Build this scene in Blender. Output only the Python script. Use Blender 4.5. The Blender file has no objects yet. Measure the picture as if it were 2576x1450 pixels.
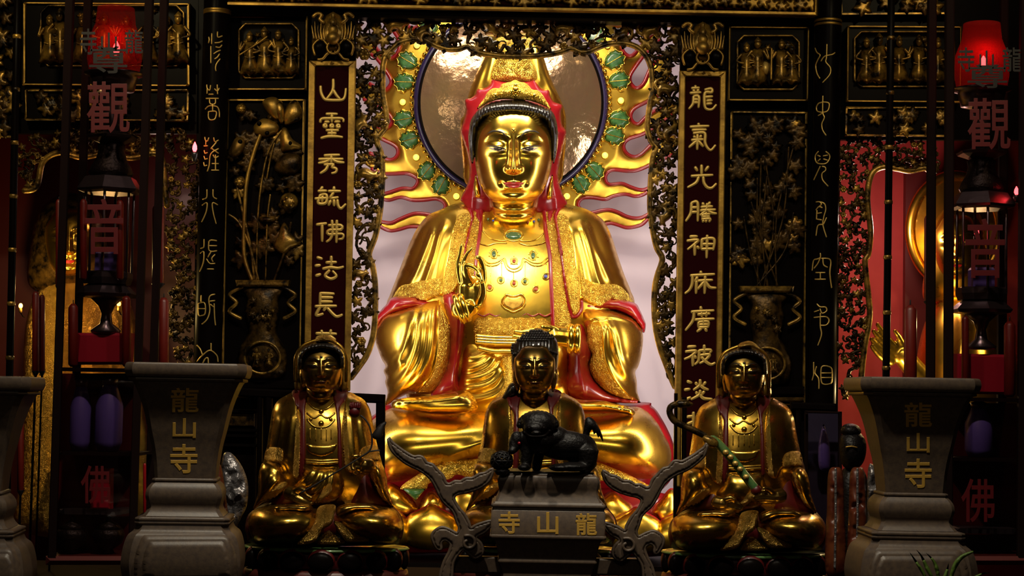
import bpy, bmesh, math, random
import numpy as np
from mathutils import Vector, Matrix, geometry
from mathutils.bvhtree import BVHTree
random.seed(7); RNG = np.random.default_rng(7)
SC = bpy.context.scene
COL = SC.collection
# ------------------------------------------------------------------ camera
FPX = 4500.0; CX, CY = 1288.0, 725.0
ROLL, PITCH = math.radians(1.05), math.radians(3.5)
CAM = np.array([0.0, -9.0, 1.40])
_f = np.array([0, math.cos(PITCH), math.sin(PITCH)])
_u0 = np.array([0, -math.sin(PITCH), math.cos(PITCH)])
_r0 = np.array([1.0, 0, 0])
_r = math.cos(ROLL)*_r0 + math.sin(ROLL)*_u0
_u = -math.sin(ROLL)*_r0 + math.cos(ROLL)*_u0
cam = bpy.data.objects.new('camera', bpy.data.cameras.new('camera'))
COL.objects.link(cam)
cam.data.sensor_width = 36.0; cam.data.lens = FPX/2576*36
cam.matrix_world = Matrix(((_r[0], _u[0], -_f[0], CAM[0]), (_r[1], _u[1], -_f[1], CAM[1]), (_r[2], _u[2], -_f[2], CAM[2]), (0, 0, 0, 1)))
cam.data.clip_end = 60
SC.camera = cam
# ------------------------------------------------------------------ world, exposure, lights
SC.view_settings.view_transform = 'Standard'; SC.view_settings.look = 'None'
SC.view_settings.gamma = 1.0; SC.view_settings.use_curve_mapping = False
SC.view_settings.exposure = 0.0
w = bpy.data.worlds.new('world'); SC.world = w; w.use_nodes = True
w.node_tree.nodes['Background'].inputs[0].default_value = (0.9, 0.62, 0.42, 1)
w.node_tree.nodes['Background'].inputs[1].default_value = 0.0025

def area(name, loc, aim, sx, sy, power, color=(1, .86, .68), spread=180):
    l = bpy.data.lights.new(name, 'AREA'); l.shape = 'RECTANGLE'; l.size = sx; l.size_y = sy
    l.energy = power; l.color = color; l.spread = math.radians(spread)
    o = bpy.data.objects.new(name, l); COL.objects.link(o); o.location = loc
    o.rotation_euler = (Vector(aim)-Vector(loc)).to_track_quat('-Z', 'Y').to_euler()
    return o
def point(name, loc, power, color, r=.02):
    l = bpy.data.lights.new(name, 'POINT'); l.energy = power; l.color = color; l.shadow_soft_size = r
    o = bpy.data.objects.new(name, l); COL.objects.link(o); o.location = loc
    return o
# niche lamps: fluorescent tubes behind both stiles and behind the header, foot lamp below
area('niche_tube_lamp', (-.88, -.44, 1.80), (-.1, .30, 1.75), .06, 2.1, 9, (1, .92, .84))
area('niche_tube_lamp', (.90, -.44, 1.75), (.1, .30, 1.70), .06, 2.1, 12.5, (1, .92, .84))
area('niche_top_lamp', (0, -.42, 3.50), (0, -.15, 1.9), 1.0, .18, 26, (1, .90, .70))
area('niche_wall_lamp', (0, .36, 3.70), (0, .62, 1.2), 1.6, .1, 3, (1, .88, .92))
area('niche_foot_lamp', (0.0, -1.15, .78), (0, -.2, 1.3), 1.1, .08, 2.5, (1, .86, .6))
# spot in the hall aimed through the opening at the great statue; hall lamps over the altar, then an added fill
area('statue_spot_lamp', (0, -5.4, 4.9), (0, -.3, 2.05), .40, .26, 2.2, (1, .92, .74), 14)
area('hall_spot_lamp', (-.8, -4.2, 4.7), (-.5, -2.2, 1.2), .14, .14, 17, (1, .90, .70), 85)
area('hall_spot_lamp', (.9, -4.2, 4.7), (.6, -2.2, 1.2), .14, .14, 17, (1, .90, .70), 85)
area('hall_side_lamp', (-2.3, -3.6, 4.1), (-1.7, -.6, 2.7), .12, .12, 4.5, (1, .82, .45), 70)
area('hall_side_lamp', (2.3, -3.6, 4.1), (1.7, -.6, 2.7), .12, .12, 2.5, (1, .82, .45), 70)
area('hall_fill_light', (-.7, -8.5, 4.0), (-.4, -2.5, 1.2), .9, .5, 8, (1, .82, .60))  # added fill, not a lamp of the hall; brightens the stone vessel fronts
# ------------------------------------------------------------------ materials
def _nodes(m):
    m.use_nodes = True
    nt = m.node_tree
    return nt, nt.nodes['Principled BSDF']
MATS = {}
def mat(name, base, rough=.5, metal=0.0, var=None, vscale=6, bump=None, emit=None, estr=0, spec=.5, coat=0, rvar=0, alpha=None, trans=0):
    m = bpy.data.materials.new(name); MATS[name] = m
    nt, b = _nodes(m); N = nt.nodes; L = nt.links
    b.inputs['Base Color'].default_value = (*base, 1); b.inputs['Roughness'].default_value = rough
    b.inputs['Metallic'].default_value = metal; b.inputs['Specular IOR Level'].default_value = spec
    b.inputs['Coat Weight'].default_value = coat; b.inputs['Coat Roughness'].default_value = .1
    if trans: b.inputs['Transmission Weight'].default_value = trans
    if alpha is not None: b.inputs['Alpha'].default_value = alpha
    if emit: b.inputs['Emission Color'].default_value = (*emit, 1); b.inputs['Emission Strength'].default_value = estr
    tc = N.new('ShaderNodeTexCoord')
    if var or rvar:
        n = N.new('ShaderNodeTexNoise'); n.inputs['Scale'].default_value = vscale; n.inputs['Detail'].default_value = 6
        n.inputs['Roughness'].default_value = .6
        L.new(tc.outputs['Object'], n.inputs['Vector'])
        r = N.new('ShaderNodeValToRGB'); r.color_ramp.elements[0].position = .38; r.color_ramp.elements[1].position = .66
        r.color_ramp.elements[0].color = (*base, 1); r.color_ramp.elements[1].color = (*(var or base), 1)
        L.new(n.outputs['Fac'], r.inputs['Fac'])
        if var: L.new(r.outputs['Color'], b.inputs['Base Color'])
        if rvar:
            mr = N.new('ShaderNodeMapRange'); mr.inputs[1].default_value = .35; mr.inputs[2].default_value = .7
            mr.inputs[3].default_value = rough-rvar; mr.inputs[4].default_value = rough+rvar
            L.new(n.outputs['Fac'], mr.inputs[0]); L.new(mr.outputs[0], b.inputs['Roughness'])
    if bump:
        kind, sc, st, dist = bump
        h = None
        if kind == 'noise':
            t = N.new('ShaderNodeTexNoise'); t.inputs['Scale'].default_value = sc; t.inputs['Detail'].default_value = 5; h = t.outputs['Fac']
            L.new(tc.outputs['Object'], t.inputs['Vector'])
        elif kind == 'emb':      # raised scrolling embroidery
            d = N.new('ShaderNodeTexNoise'); d.inputs['Scale'].default_value = sc*.35; d.inputs['Detail'].default_value = 2
            L.new(tc.outputs['Object'], d.inputs['Vector'])
            mx = N.new('ShaderNodeMixRGB'); mx.blend_type = 'LINEAR_LIGHT'; mx.inputs[0].default_value = .035
            L.new(tc.outputs['Object'], mx.inputs[1]); L.new(d.outputs['Color'], mx.inputs[2])
            t = N.new('ShaderNodeTexVoronoi'); t.feature = 'SMOOTH_F1'; t.inputs['Scale'].default_value = sc; t.inputs['Smoothness'].default_value = .2
            L.new(mx.outputs[0], t.inputs['Vector'])
            ml = N.new('ShaderNodeMath'); ml.operation = 'MULTIPLY'; ml.inputs[1].default_value = 16
            L.new(t.outputs['Distance'], ml.inputs[0])
            sn = N.new('ShaderNodeMath'); sn.operation = 'SINE'; L.new(ml.outputs[0], sn.inputs[0])
            h = sn.outputs[0]
        elif kind == 'wave':
            t = N.new('ShaderNodeTexWave'); t.inputs['Scale'].default_value = sc; t.inputs['Distortion'].default_value = 2; h = t.outputs['Fac']
            L.new(tc.outputs['Object'], t.inputs['Vector'])
        bp = N.new('ShaderNodeBump'); bp.inputs['Strength'].default_value = st; bp.inputs['Distance'].default_value = dist
        L.new(h, bp.inputs['Height']); L.new(bp.outputs[0], b.inputs['Normal'])
    return m
mat('gold', (.88, .56, .07), .30, 1, var=(.72, .42, .045), vscale=9, rvar=.05, bump=('noise', 14, .05, .01))
mat('gold_face', (.90, .58, .08), .23, 1, rvar=.03, vscale=10)
mat('gold_emb', (.90, .60, .09), .34, 1, bump=('emb', 75, .75, .004), var=(.75, .42, .05))
mat('gold_plate', (.78, .48, .06), .36, 1, var=(.46, .26, .03), vscale=7, rvar=.06, bump=('noise', 10, .08, .01))
mat('gold_leafwork', (.72, .42, .07), .36, 1, var=(.35, .18, .03), vscale=30)
mat('old_gold', (.62, .38, .06), .28, 1, var=(.46, .27, .04), vscale=11, rvar=.06, bump=('noise', 30, .06, .01))
mat('old_gold_emb', (.60, .36, .08), .32, 1, bump=('emb', 120, .8, .003), var=(.45, .25, .05))
mat('old_face', (.55, .34, .08), .27, 1, var=(.42, .25, .055), vscale=20)
mat('red_lacquer', (.29, .006, .010), .30, 0, var=(.20, .004, .006), vscale=8, coat=.4)
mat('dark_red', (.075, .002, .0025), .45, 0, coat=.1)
mat('lip_red', (.42, .02, .02), .3, 0, coat=.3)
mat('hair_black', (.012, .009, .008), .3, 0, bump=('wave', 22, .5, .01), coat=.5)
mat('brow_black', (.02, .012, .008), .5)
mat('eye_white', (.65, .5, .35), .3)
mat('wall_lilac', (.84, .70, .78), .8, 0, var=(.80, .66, .75), vscale=2)
mat('disc_bronze', (.40, .27, .13), .17, .72, var=(.34, .19, .12), vscale=3, rvar=.08, bump=('noise', 7, .38, .03))
mat('purple', (.022, .012, .065), .35, 0, coat=.5)
mat('leaf_green', (.02, .09, .02), .35, 0, var=(.07, .20, .05), vscale=40, coat=.4)
mat('bulb_glow', (1, .7, .2), .4, emit=(1, .70, .06), estr=2.2)
mat('gem_green', (.06, .12, .05), .15, 0, coat=1); mat('gem_red', (.35, .05, .03), .15, 0, coat=1); mat('gem_blue', (.03, .05, .35), .15, 0, coat=1)
mat('black_lacquer', (.0035, .0022, .002), .34, 0, spec=.035, bump=('noise', 8, .05, .01))
mat('carved_dark', (.006, .004, .0025), .36, .45, var=(.11, .058, .012), vscale=22, spec=.2, bump=('noise', 60, .4, .006))
mat('carved_gilt', (.012, .007, .003), .34, .6, var=(.55, .31, .05), vscale=16, bump=('noise', 45, .4, .006))
mat('gilt_frame', (.58, .34, .06), .45, .85, var=(.20, .11, .025), vscale=10, bump=('noise', 60, .3, .003))
mat('maroon_field', (.020, .0012, .0018), .7, spec=.03)
mat('gold_letter', (.78, .52, .13), .45, .6)
mat('stone', (.112, .076, .050), .42, 0, var=(.075, .052, .04), vscale=60, spec=.5, bump=('noise', 160, .12, .002))
mat('letter_ochre', (.66, .38, .06), .55, .2)
mat('black_bronze', (.006, .0045, .0045), .42, .2, spec=.3, bump=('noise', 90, .6, .006))
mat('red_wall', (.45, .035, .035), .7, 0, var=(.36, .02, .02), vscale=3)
mat('wax_red', (.17, .010, .004), .45, 0, var=(.11, .006, .003), coat=.2)
mat('pewter', (.16, .15, .17), .3, .9, bump=('noise', 50, .2, .004))
mat('red_glow', (1, .02, .02), .4, emit=(1, .045, .05), estr=13)
mat('amber_glow', (1, .5, .1), .4, emit=(1, .5, .08), estr=9)
mat('silver_foil', (.26, .24, .24), .3, .7, bump=('noise', 18, 1, .03))
mat('orange_wrap', (.13, .032, .008), .4, 0, var=(.07, .008, .004), vscale=14)
mat('dark_wood', (.009, .0035, .003), .75, 0, spec=.06)
mat('red_wood', (.10, .018, .015), .4, 0, coat=.3)
mat('plant_green', (.09, .16, .02), .5, 0)
mat('jade', (.05, .14, .04), .3, 0, var=(.12, .20, .06), vscale=40, coat=.5)
mat('violet_dark', (.02, .018, .05), .5)
mat('floor_dark', (.03, .02, .018), .5, 0)
mat('ink_black', (.006, .003, .003), .6); mat('paint_red', (.10, .002, .004), .5)
mat('packet_red', (.34, .004, .025), .5)
mat('violet_plastic', (.09, .07, .32), .4, 0)
g = bpy.data.materials.new('glass'); MATS['glass'] = g; g.use_nodes = True
nt = g.node_tree; nt.nodes.clear()
_o = nt.nodes.new('ShaderNodeOutputMaterial'); _m = nt.nodes.new('ShaderNodeMixShader'); _t = nt.nodes.new('ShaderNodeBsdfTransparent'); _g = nt.nodes.new('ShaderNodeBsdfGlossy')
_g.inputs['Roughness'].default_value = .03; _t.inputs[0].default_value = (.88, .80, .80, 1); _m.inputs[0].default_value = .05
nt.links.new(_t.outputs[0], _m.inputs[1]); nt.links.new(_g.outputs[0], _m.inputs[2]); nt.links.new(_m.outputs[0], _o.inputs[0])
g = bpy.data.materials.new('red_glass'); MATS['red_glass'] = g; g.use_nodes = True
nt = g.node_tree; nt.nodes.clear()
_o = nt.nodes.new('ShaderNodeOutputMaterial'); _m = nt.nodes.new('ShaderNodeMixShader'); _t = nt.nodes.new('ShaderNodeBsdfTransparent'); _g = nt.nodes.new('ShaderNodeBsdfTranslucent')
_g.inputs[0].default_value = (.9, .12, .10, 1); _t.inputs[0].default_value = (1, .72, .66, 1); _m.inputs[0].default_value = .13
nt.links.new(_t.outputs[0], _m.inputs[1]); nt.links.new(_g.outputs[0], _m.inputs[2]); nt.links.new(_m.outputs[0], _o.inputs[0])
# ------------------------------------------------------------------ geometry helpers
def dirs(px, py):
    px = np.asarray(px, float); py = np.asarray(py, float)
    return _f + (px[..., None]-CX)/FPX*_r + (CY-py[..., None])/FPX*_u
def W(px, py, Y):
    """point in the room at depth Y that lies on the sight line (px, py) of the photograph"""
    d = dirs(px, py); t = (np.asarray(Y, float)-CAM[1])/d[..., 1]
    return CAM + d*t[..., None]
def w1(px, py, Y): return W(np.array([px]), np.array([py]), np.array([Y]))[0]
def ypx(x, Y, z):
    a, b = w1(x, 1000, Y)[2], w1(x, 1100, Y)[2]; return 1000+100*(z-a)/(b-a)
def pxm(Y): return (Y-CAM[1])/FPX          # metres per pixel at depth Y
ORG = {}; GEO = {}
def put(o, parent, org):
    COL.objects.link(o)
    if parent is not None:
        o.parent = parent; o.location = Vector(org-ORG[parent])
    else: o.location = Vector(org)
    ORG[o] = np.array(org, float)
def thing(name, loc, label, cat, group=None):
    o = bpy.data.objects.new(name, None); o.empty_display_size = .05
    put(o, None, np.array(loc, float)); tag(o, label, cat, group); return o
def tag(o, label=None, cat=None, group=None, kind=None):
    if label: o['label'] = label
    if cat: o['category'] = cat
    if group: o['group'] = group
    if kind: o['kind'] = kind
    return o
def obj(name, verts, faces, m, parent=None, smooth=True):
    v = np.asarray(verts, float)
    org = ORG[parent] if parent is not None else np.array([v[:, 0].mean(), v[:, 1].mean(), v[:, 2].min()])
    me = bpy.data.meshes.new(name)
    me.from_pydata((v-org).tolist(), [], [tuple(int(i) for i in f) for f in faces]); me.update()
    bm = bmesh.new(); bm.from_mesh(me); bmesh.ops.recalc_face_normals(bm, faces=bm.faces); bm.to_mesh(me); bm.free()
    me.materials.append(MATS[m])
    if smooth: me.polygons.foreach_set('use_smooth', [True]*len(me.polygons))
    o = bpy.data.objects.new(name, me); put(o, parent, org); GEO[o] = (v, faces)
    return o
def dup(src, dloc, parent=None, rotz=None):
    c = src.copy(); COL.objects.link(c); c.parent = parent
    if parent is not None: c.location = Vector(np.array(src.location)+dloc)
    else: c.location = Vector(np.array(src.location)+dloc)
    ORG[c] = ORG[src]+np.array(dloc); return c
class MB:
    def __init__(s): s.v = []; s.f = []; s.n = 0
    def add(s, v, f):
        v = np.asarray(v, float); s.v.append(v); s.f += [tuple(i+s.n for i in q) for q in f]; s.n += len(v); return s
    def build(s, name, m, parent=None, smooth=True): return obj(name, np.concatenate(s.v), s.f, m, parent, smooth)
def crom(P, closed, step):
    """Catmull-Rom through P, resampled about every `step`; a repeated point makes a corner"""
    P = np.asarray(P, float); n = len(P); out = []
    for i in range(n if closed else n-1):
        if closed: a, b, c, d = P[i-1], P[i], P[(i+1) % n], P[(i+2) % n]
        else: a, b, c, d = P[max(i-1, 0)], P[i], P[i+1], P[min(i+2, n-1)]
        L = np.linalg.norm(c-b)
        if L < 1e-6: continue
        k = max(1, int(round(L/step)))
        for t in np.arange(k)/k:
            out.append(.5*((2*b)+(-a+c)*t+(2*a-5*b+4*c-d)*t*t+(-a+3*b-3*c+d)*t**3))
    if not closed: out.append(P[-1])
    return np.array(out)
def inside(poly, pts):
    x, y = pts[:, 0], pts[:, 1]; r = np.zeros(len(pts), bool)
    a = poly; b = np.roll(poly, -1, 0)
    for (x0, y0), (x1, y1) in zip(a, b):
        if y0 == y1: continue
        c = ((y0 > y) != (y1 > y)) & (x < (x1-x0)*(y-y0)/(y1-y0)+x0)
        r ^= c
    return r
def pdist(pts, line, closed=False, signed=False):
    a = np.asarray(line, float); b = np.roll(a, -1, 0) if closed else a[1:]
    if not closed: a = a[:-1]
    best = np.full(len(pts), 1e9); sg = np.zeros(len(pts)); tt = np.zeros(len(pts)); m = len(a)
    for i, (p, q) in enumerate(zip(a, b)):
        d = q-p; l2 = d@d
        if l2 < 1e-9: continue
        t = np.clip(((pts-p)@d)/l2, 0, 1); e = pts-(p+t[:, None]*d); dd = np.hypot(e[:, 0], e[:, 1])
        k = dd < best; best[k] = dd[k]; tt[k] = (i+t[k])/m
        sg[k] = np.sign(d[0]*(pts[k, 1]-p[1])-d[1]*(pts[k, 0]-p[0]))
    return best, sg, tt
def ridge(pts, ridges):
    """sum of raised folds (line, width, height[, 'r' round | 's' overlap step])"""
    h = np.zeros(len(pts))
    for r in ridges:
        ln = crom(r[0], False, 6) if len(r[0]) > 2 else np.array(r[0], float)
        d, s, t = pdist(pts, ln)
        k = r[3] if len(r) > 3 else 'r'
        end = np.clip(np.minimum(t, 1-t)/.12, 0, 1)**.7
        if k == 's':
            sd = d*s
            h += r[2]*end*np.where(sd > 0, np.exp(-sd/r[1]), np.exp(-(sd/(r[1]*.34))**2))
        elif k == 'S':
            sd = -d*s
            h += r[2]*end*np.where(sd > 0, np.exp(-sd/r[1]), np.exp(-(sd/(r[1]*.34))**2))
        else: h += r[2]*end*np.exp(-(d/r[1])**2)
    return h
def fill(outline, res, raw=False, holes=()):
    o = np.asarray(outline, float) if raw else crom(outline, True, res)
    hs = [np.asarray(h, float) for h in holes]
    lo, hi = o.min(0), o.max(0)
    ys = np.arange(lo[1]+res*.5, hi[1], res*.87); g = []
    for i, y in enumerate(ys):
        x = np.arange(lo[0]+res*(.25 if i % 2 else .75), hi[0], res); g.append(np.stack([x, np.full(len(x), y)], 1))
    g = np.concatenate(g) if g else np.zeros((0, 2))
    if len(g):
        g = g[inside(o, g)]
        for h in hs: g = g[~inside(h, g)]
        if len(g):
            d = pdist(g, o, True)[0]
            for h in hs: d = np.minimum(d, pdist(g, h, True)[0])
            g = g[d > res*.55]
    allp = [o]+hs+[g]; edges = []; n = 0
    for loop in [o]+hs:
        edges += [(n+i, n+(i+1) % len(loop)) for i in range(len(loop))]; n += len(loop)
    P = np.concatenate(allp)
    vs, _, fs, *_r2 = geometry.delaunay_2d_cdt([Vector(p) for p in P], edges, [], 0, 1e-5)
    V = np.array([(v.x, v.y) for v in vs]); F = np.array([f for f in fs if len(f) == 3])
    c = V[F].mean(1); k = inside(o, c)
    for h in hs: k &= ~inside(h, c)
    F = F[k]
    d = pdist(V, o, True)[0]
    for h in hs: d = np.minimum(d, pdist(V, h, True)[0])
    used = np.unique(F); m = np.full(len(V), -1); m[used] = np.arange(len(used))
    return V[used], m[F], d[used]
def poisson(V, F, fixed):
    e = np.concatenate([F[:, [0, 1]], F[:, [1, 2]], F[:, [2, 0]]]); e = np.unique(np.sort(e, 1), axis=0)
    n = len(V); deg = np.bincount(e.ravel(), minlength=n).astype(float); free = ~fixed
    def A(x):
        return deg*x-np.bincount(e[:, 0], x[e[:, 1]], n)-np.bincount(e[:, 1], x[e[:, 0]], n)
    x = np.zeros(n); r = np.where(free, 1.0, 0); p = r.copy(); rs = r@r
    for _ in range(500):
        Ap = np.where(free, A(p), 0); a = rs/max(p@Ap, 1e-30); x += a*p; r -= a*Ap; rn = r@r
        if rn < 1e-8*n: break
        p = r+(rn/rs)*p; rs = rn
    return x
def relax(F, n, x, keep, it=3):
    e = np.concatenate([F[:, [0, 1]], F[:, [1, 2]], F[:, [2, 0]]]); e = np.unique(np.sort(e, 1), axis=0)
    deg = np.maximum(np.bincount(e.ravel(), minlength=n), 1)
    for _ in range(it):
        y = (np.bincount(e[:, 0], x[e[:, 1]], n)+np.bincount(e[:, 1], x[e[:, 0]], n))/deg; x = np.where(keep, x, .4*x+.6*y)
    return x
def puff(name, outline, Y, front, back, m, parent=None, res=4, ridges=(), p=.5, fn=None, raw=False, cap=None, bulge=None):
    """a solid with the given outline, swelling smoothly towards front and back, with carved folds"""
    V, F, d = fill(outline, res, raw)
    fixed = d < 1e-3
    u = poisson(V, F, fixed); h = np.clip(u/u.max(), 0, 1)
    if cap: h = np.minimum(h/cap, 1)*.9+h*.1
    h = h**p
    Yc = Y(V[:, 0], V[:, 1]) if callable(Y) else np.full(len(V), float(Y))
    fade = np.clip(d/10, 0, 1)
    disp = front*h
    if ridges: disp = disp+relax(F, len(V), ridge(V, ridges)*fade, fixed)
    if fn is not None: disp = disp+fn(V[:, 0], V[:, 1], h)*fade
    A = W(V[:, 0], V[:, 1], Yc-disp)
    B = W(V[:, 0], V[:, 1], Yc+back*h)
    idx = np.arange(len(V)); idx2 = np.where(fixed, idx, 0); inn = np.where(~fixed)[0]; idx2[inn] = len(V)+np.arange(len(inn))
    F2 = idx2[F][:, ::-1]
    return obj(name, np.concatenate([A, B[inn]]), F.tolist()+F2.tolist(), m, parent)
def bvh_of(objs):
    v = []; f = []; n = 0
    for o in objs:
        a, b = GEO[o]; v.append(a); f += [tuple(int(i)+n for i in q) for q in b]; n += len(a)
    return BVHTree.FromPolygons([Vector(q) for q in np.concatenate(v)], f)
def cast(bv, P):
    d = dirs(P[:, 0], P[:, 1]); d /= np.linalg.norm(d, axis=1)[:, None]; T = np.full(len(P), np.nan)
    o = Vector(CAM)
    for i in range(len(P)):
        h = bv.ray_cast(o, Vector(d[i]))
        if h[0] is not None: T[i] = h[3]
    bad = np.isnan(T)
    if bad.any():
        good = np.where(~bad)[0]
        if len(good) == 0: T[:] = 9
        else:
            for i in np.where(bad)[0]: T[i] = T[good[np.argmin(((P[good]-P[i])**2).sum(1))]]
    return d, T
def drape(name, outline, bv, thick, m, parent, res=4, edge=5, raw=False, fn=None, ridges=()):
    V, F, d = fill(outline, res, raw)
    D, T = cast(bv, V)
    pr = np.clip(d/edge, 0, 1); pr = np.sqrt(1-(1-pr)**2)
    t = thick*pr
    if fn is not None: t = t+fn(V[:, 0], V[:, 1])*pr
    if ridges: t = t+relax(F, len(V), ridge(V, ridges)*pr, d < 1e-3)
    t = np.where(d < 1e-3, -.003, t)
    A = CAM+D*(T-t)[:, None]
    return obj(name, A, F.tolist(), m, parent)
def sweep(P, R, seg=8, flat=1.0, closed=False):
    """tube along P (n,3) with radii R, rounded ends"""
    P = np.asarray(P, float); n = len(P); R = np.broadcast_to(np.asarray(R, float), (n,)).copy()
    T = np.gradient(P, axis=0); T /= np.maximum(np.linalg.norm(T, axis=1), 1e-9)[:, None]
    if not closed:
        a, b = P[0]-T[0]*R[0]*.55, P[-1]+T[-1]*R[-1]*.55
        P = np.concatenate([[a], P, [b]]); R = np.concatenate([[R[0]*.55], R, [R[-1]*.55]]); T = np.concatenate([[T[0]], T, [T[-1]]]); n += 2
    up = np.array([0, -1.0, 0])
    if abs(T[0]@up) > .95: up = np.array([1.0, 0, 0])
    N = np.zeros_like(P); q = up-T[0]*(up@T[0]); N[0] = q/np.linalg.norm(q)
    for i in range(1, n):
        q = N[i-1]-T[i]*(N[i-1]@T[i]); l = np.linalg.norm(q); N[i] = q/l if l > 1e-6 else N[i-1]
    B = np.cross(T, N); a = np.arange(seg)/seg*2*math.pi
    V = P[:, None]+R[:, None, None]*(np.cos(a)[None, :, None]*N[:, None]*flat+np.sin(a)[None, :, None]*B[:, None])
    F = [(i*seg+j, i*seg+(j+1) % seg, (i+1)*seg+(j+1) % seg, (i+1)*seg+j) for i in range(n-1) for j in range(seg)]
    if not closed: F += [tuple(range(seg))[::-1], tuple((n-1)*seg+j for j in range(seg))]
    else: F += [((n-1)*seg+j, (n-1)*seg+(j+1) % seg, (j+1) % seg, j) for j in range(seg)]
    return V.reshape(-1, 3), F
def tube(name, P, R, m, parent=None, seg=8, closed=False, flat=1.0): return obj(name, *sweep(P, R, seg, flat, closed), m, parent)
def dtube(name, line, bv, r, m, parent, step=4, lift=0.3, seg=6, closed=False, taper=False):
    """tube laid along a surface"""
    ln = crom(line, closed, step); D, T = cast(bv, ln); P = CAM+D*(T-r*lift)[:, None]
    R = np.full(len(P), r)
    if taper: s = np.linspace(0, 1, len(P)); R = r*np.clip(np.minimum(s, 1-s)*5, .25, 1)
    return tube(name, P, R, m, parent, seg, closed)
def ytube(name, line, Y, r, m, parent, step=5, seg=8, closed=False, taper=0):
    ln = crom(line, closed, step); P = W(ln[:, 0], ln[:, 1], np.full(len(ln), float(Y)) if not callable(Y) else Y(ln[:, 0], ln[:, 1]))
    R = np.full(len(P), r)
    if taper: s = np.linspace(0, 1, len(P)); R = r*(1-taper*s)
    return tube(name, P, R, m, parent, seg, closed)
def boxv(c, s):
    c = np.array(c, float); s = np.array(s, float)/2
    v = [c+s*np.array(k) for k in ((-1, -1, -1), (1, -1, -1), (1, 1, -1), (-1, 1, -1), (-1, -1, 1), (1, -1, 1), (1, 1, 1), (-1, 1, 1))]
    return np.array(v), [(0, 3, 2, 1), (4, 5, 6, 7), (0, 1, 5, 4), (1, 2, 6, 5), (2, 3, 7, 6), (3, 0, 4, 7)]
def slabv(quad, Y, dep, bev=.12):
    """bevelled board: quad = 4 pixel corners at depth Y (front), dep metres deep"""
    q = np.array(quad, float); c = q.mean(0); e = bev*dep/pxm(Y)
    n = q-c; qi = q-np.sign(n)*e
    f = W(qi[:, 0], qi[:, 1], np.full(4, float(Y))); m_ = W(q[:, 0], q[:, 1], np.full(4, Y+bev*dep)); b = m_.copy(); b[:, 1] = Y+dep
    v = np.concatenate([f, m_, b])
    F = [(3, 2, 1, 0), (8, 9, 10, 11)]
    for k in (0, 4): F += [(k+i, k+(i+1) % 4, k+4+(i+1) % 4, k+4+i) for i in range(4)]
    return v, F
def slab(name, quad, Y, dep, m, parent=None, bev=.12): return obj(name, *slabv(quad, Y, dep, bev), m, parent, False)
def rect(x0, y0, x1, y1): return [(x0, y0), (x1, y0), (x1, y1), (x0, y1)]
def ball(c, r, nu=16, nv=10):
    c = np.array(c, float); r = np.broadcast_to(np.array(r, float), (3,)); V = [c+r*[0, 0, 1]]; F = []
    for i in range(1, nv):
        a = math.pi*i/nv
        for j in range(nu):
            b = 2*math.pi*j/nu; V.append(c+r*[math.sin(a)*math.cos(b), math.sin(a)*math.sin(b), math.cos(a)])
    V.append(c-r*[0, 0, 1]); n = len(V)-1
    for j in range(nu): F += [(0, 1+j, 1+(j+1) % nu), (n, n-nu+(j+1) % nu, n-nu+j)]
    for i in range(nv-2):
        for j in range(nu): a = 1+i*nu+j; b = 1+i*nu+(j+1) % nu; F.append((a, a+nu, b+nu, b))
    return np.array(V), F
def loft(rings, capped=True):
    V = np.concatenate(rings); n = len(rings[0]); F = []
    for i in range(len(rings)-1):
        for j in range(n): F.append((i*n+j, i*n+(j+1) % n, (i+1)*n+(j+1) % n, (i+1)*n+j))
    if capped: F += [tuple(range(n))[::-1], tuple((len(rings)-1)*n+j for j in range(n))]
    return V, F
def lathe(c, prof, seg=24, sq=0.0, rot=0):
    """prof: (radius, z) list; sq>0 gives a many-sided / squared plan"""
    rings = []
    for r, z in prof:
        a = np.arange(seg)/seg*2*math.pi+rot
        rings.append(np.stack([c[0]+r*np.cos(a), c[1]+r*np.sin(a), np.full(seg, c[2]+z)], 1))
    return loft(rings)
def remesh(name, mb, voxel, m, parent, smooth_it=6):
    """one continuous skin over the collected solids"""
    v = np.concatenate(mb.v); me = bpy.data.meshes.new('tmp'); me.from_pydata(v.tolist(), [], mb.f); me.update()
    o = bpy.data.objects.new('tmp', me); COL.objects.link(o)
    md = o.modifiers.new('r', 'REMESH'); md.mode = 'VOXEL'; md.voxel_size = voxel
    sm = o.modifiers.new('s', 'SMOOTH'); sm.factor = .5; sm.iterations = smooth_it
    dg = bpy.context.evaluated_depsgraph_get(); n = bpy.data.meshes.new_from_object(o.evaluated_get(dg))
    V = np.array([tuple(q.co) for q in n.vertices]); F = [tuple(q.vertices) for q in n.polygons]
    bpy.data.objects.remove(o); bpy.data.meshes.remove(me); bpy.data.meshes.remove(n)
    return obj(name, V, F, m, parent)
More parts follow.
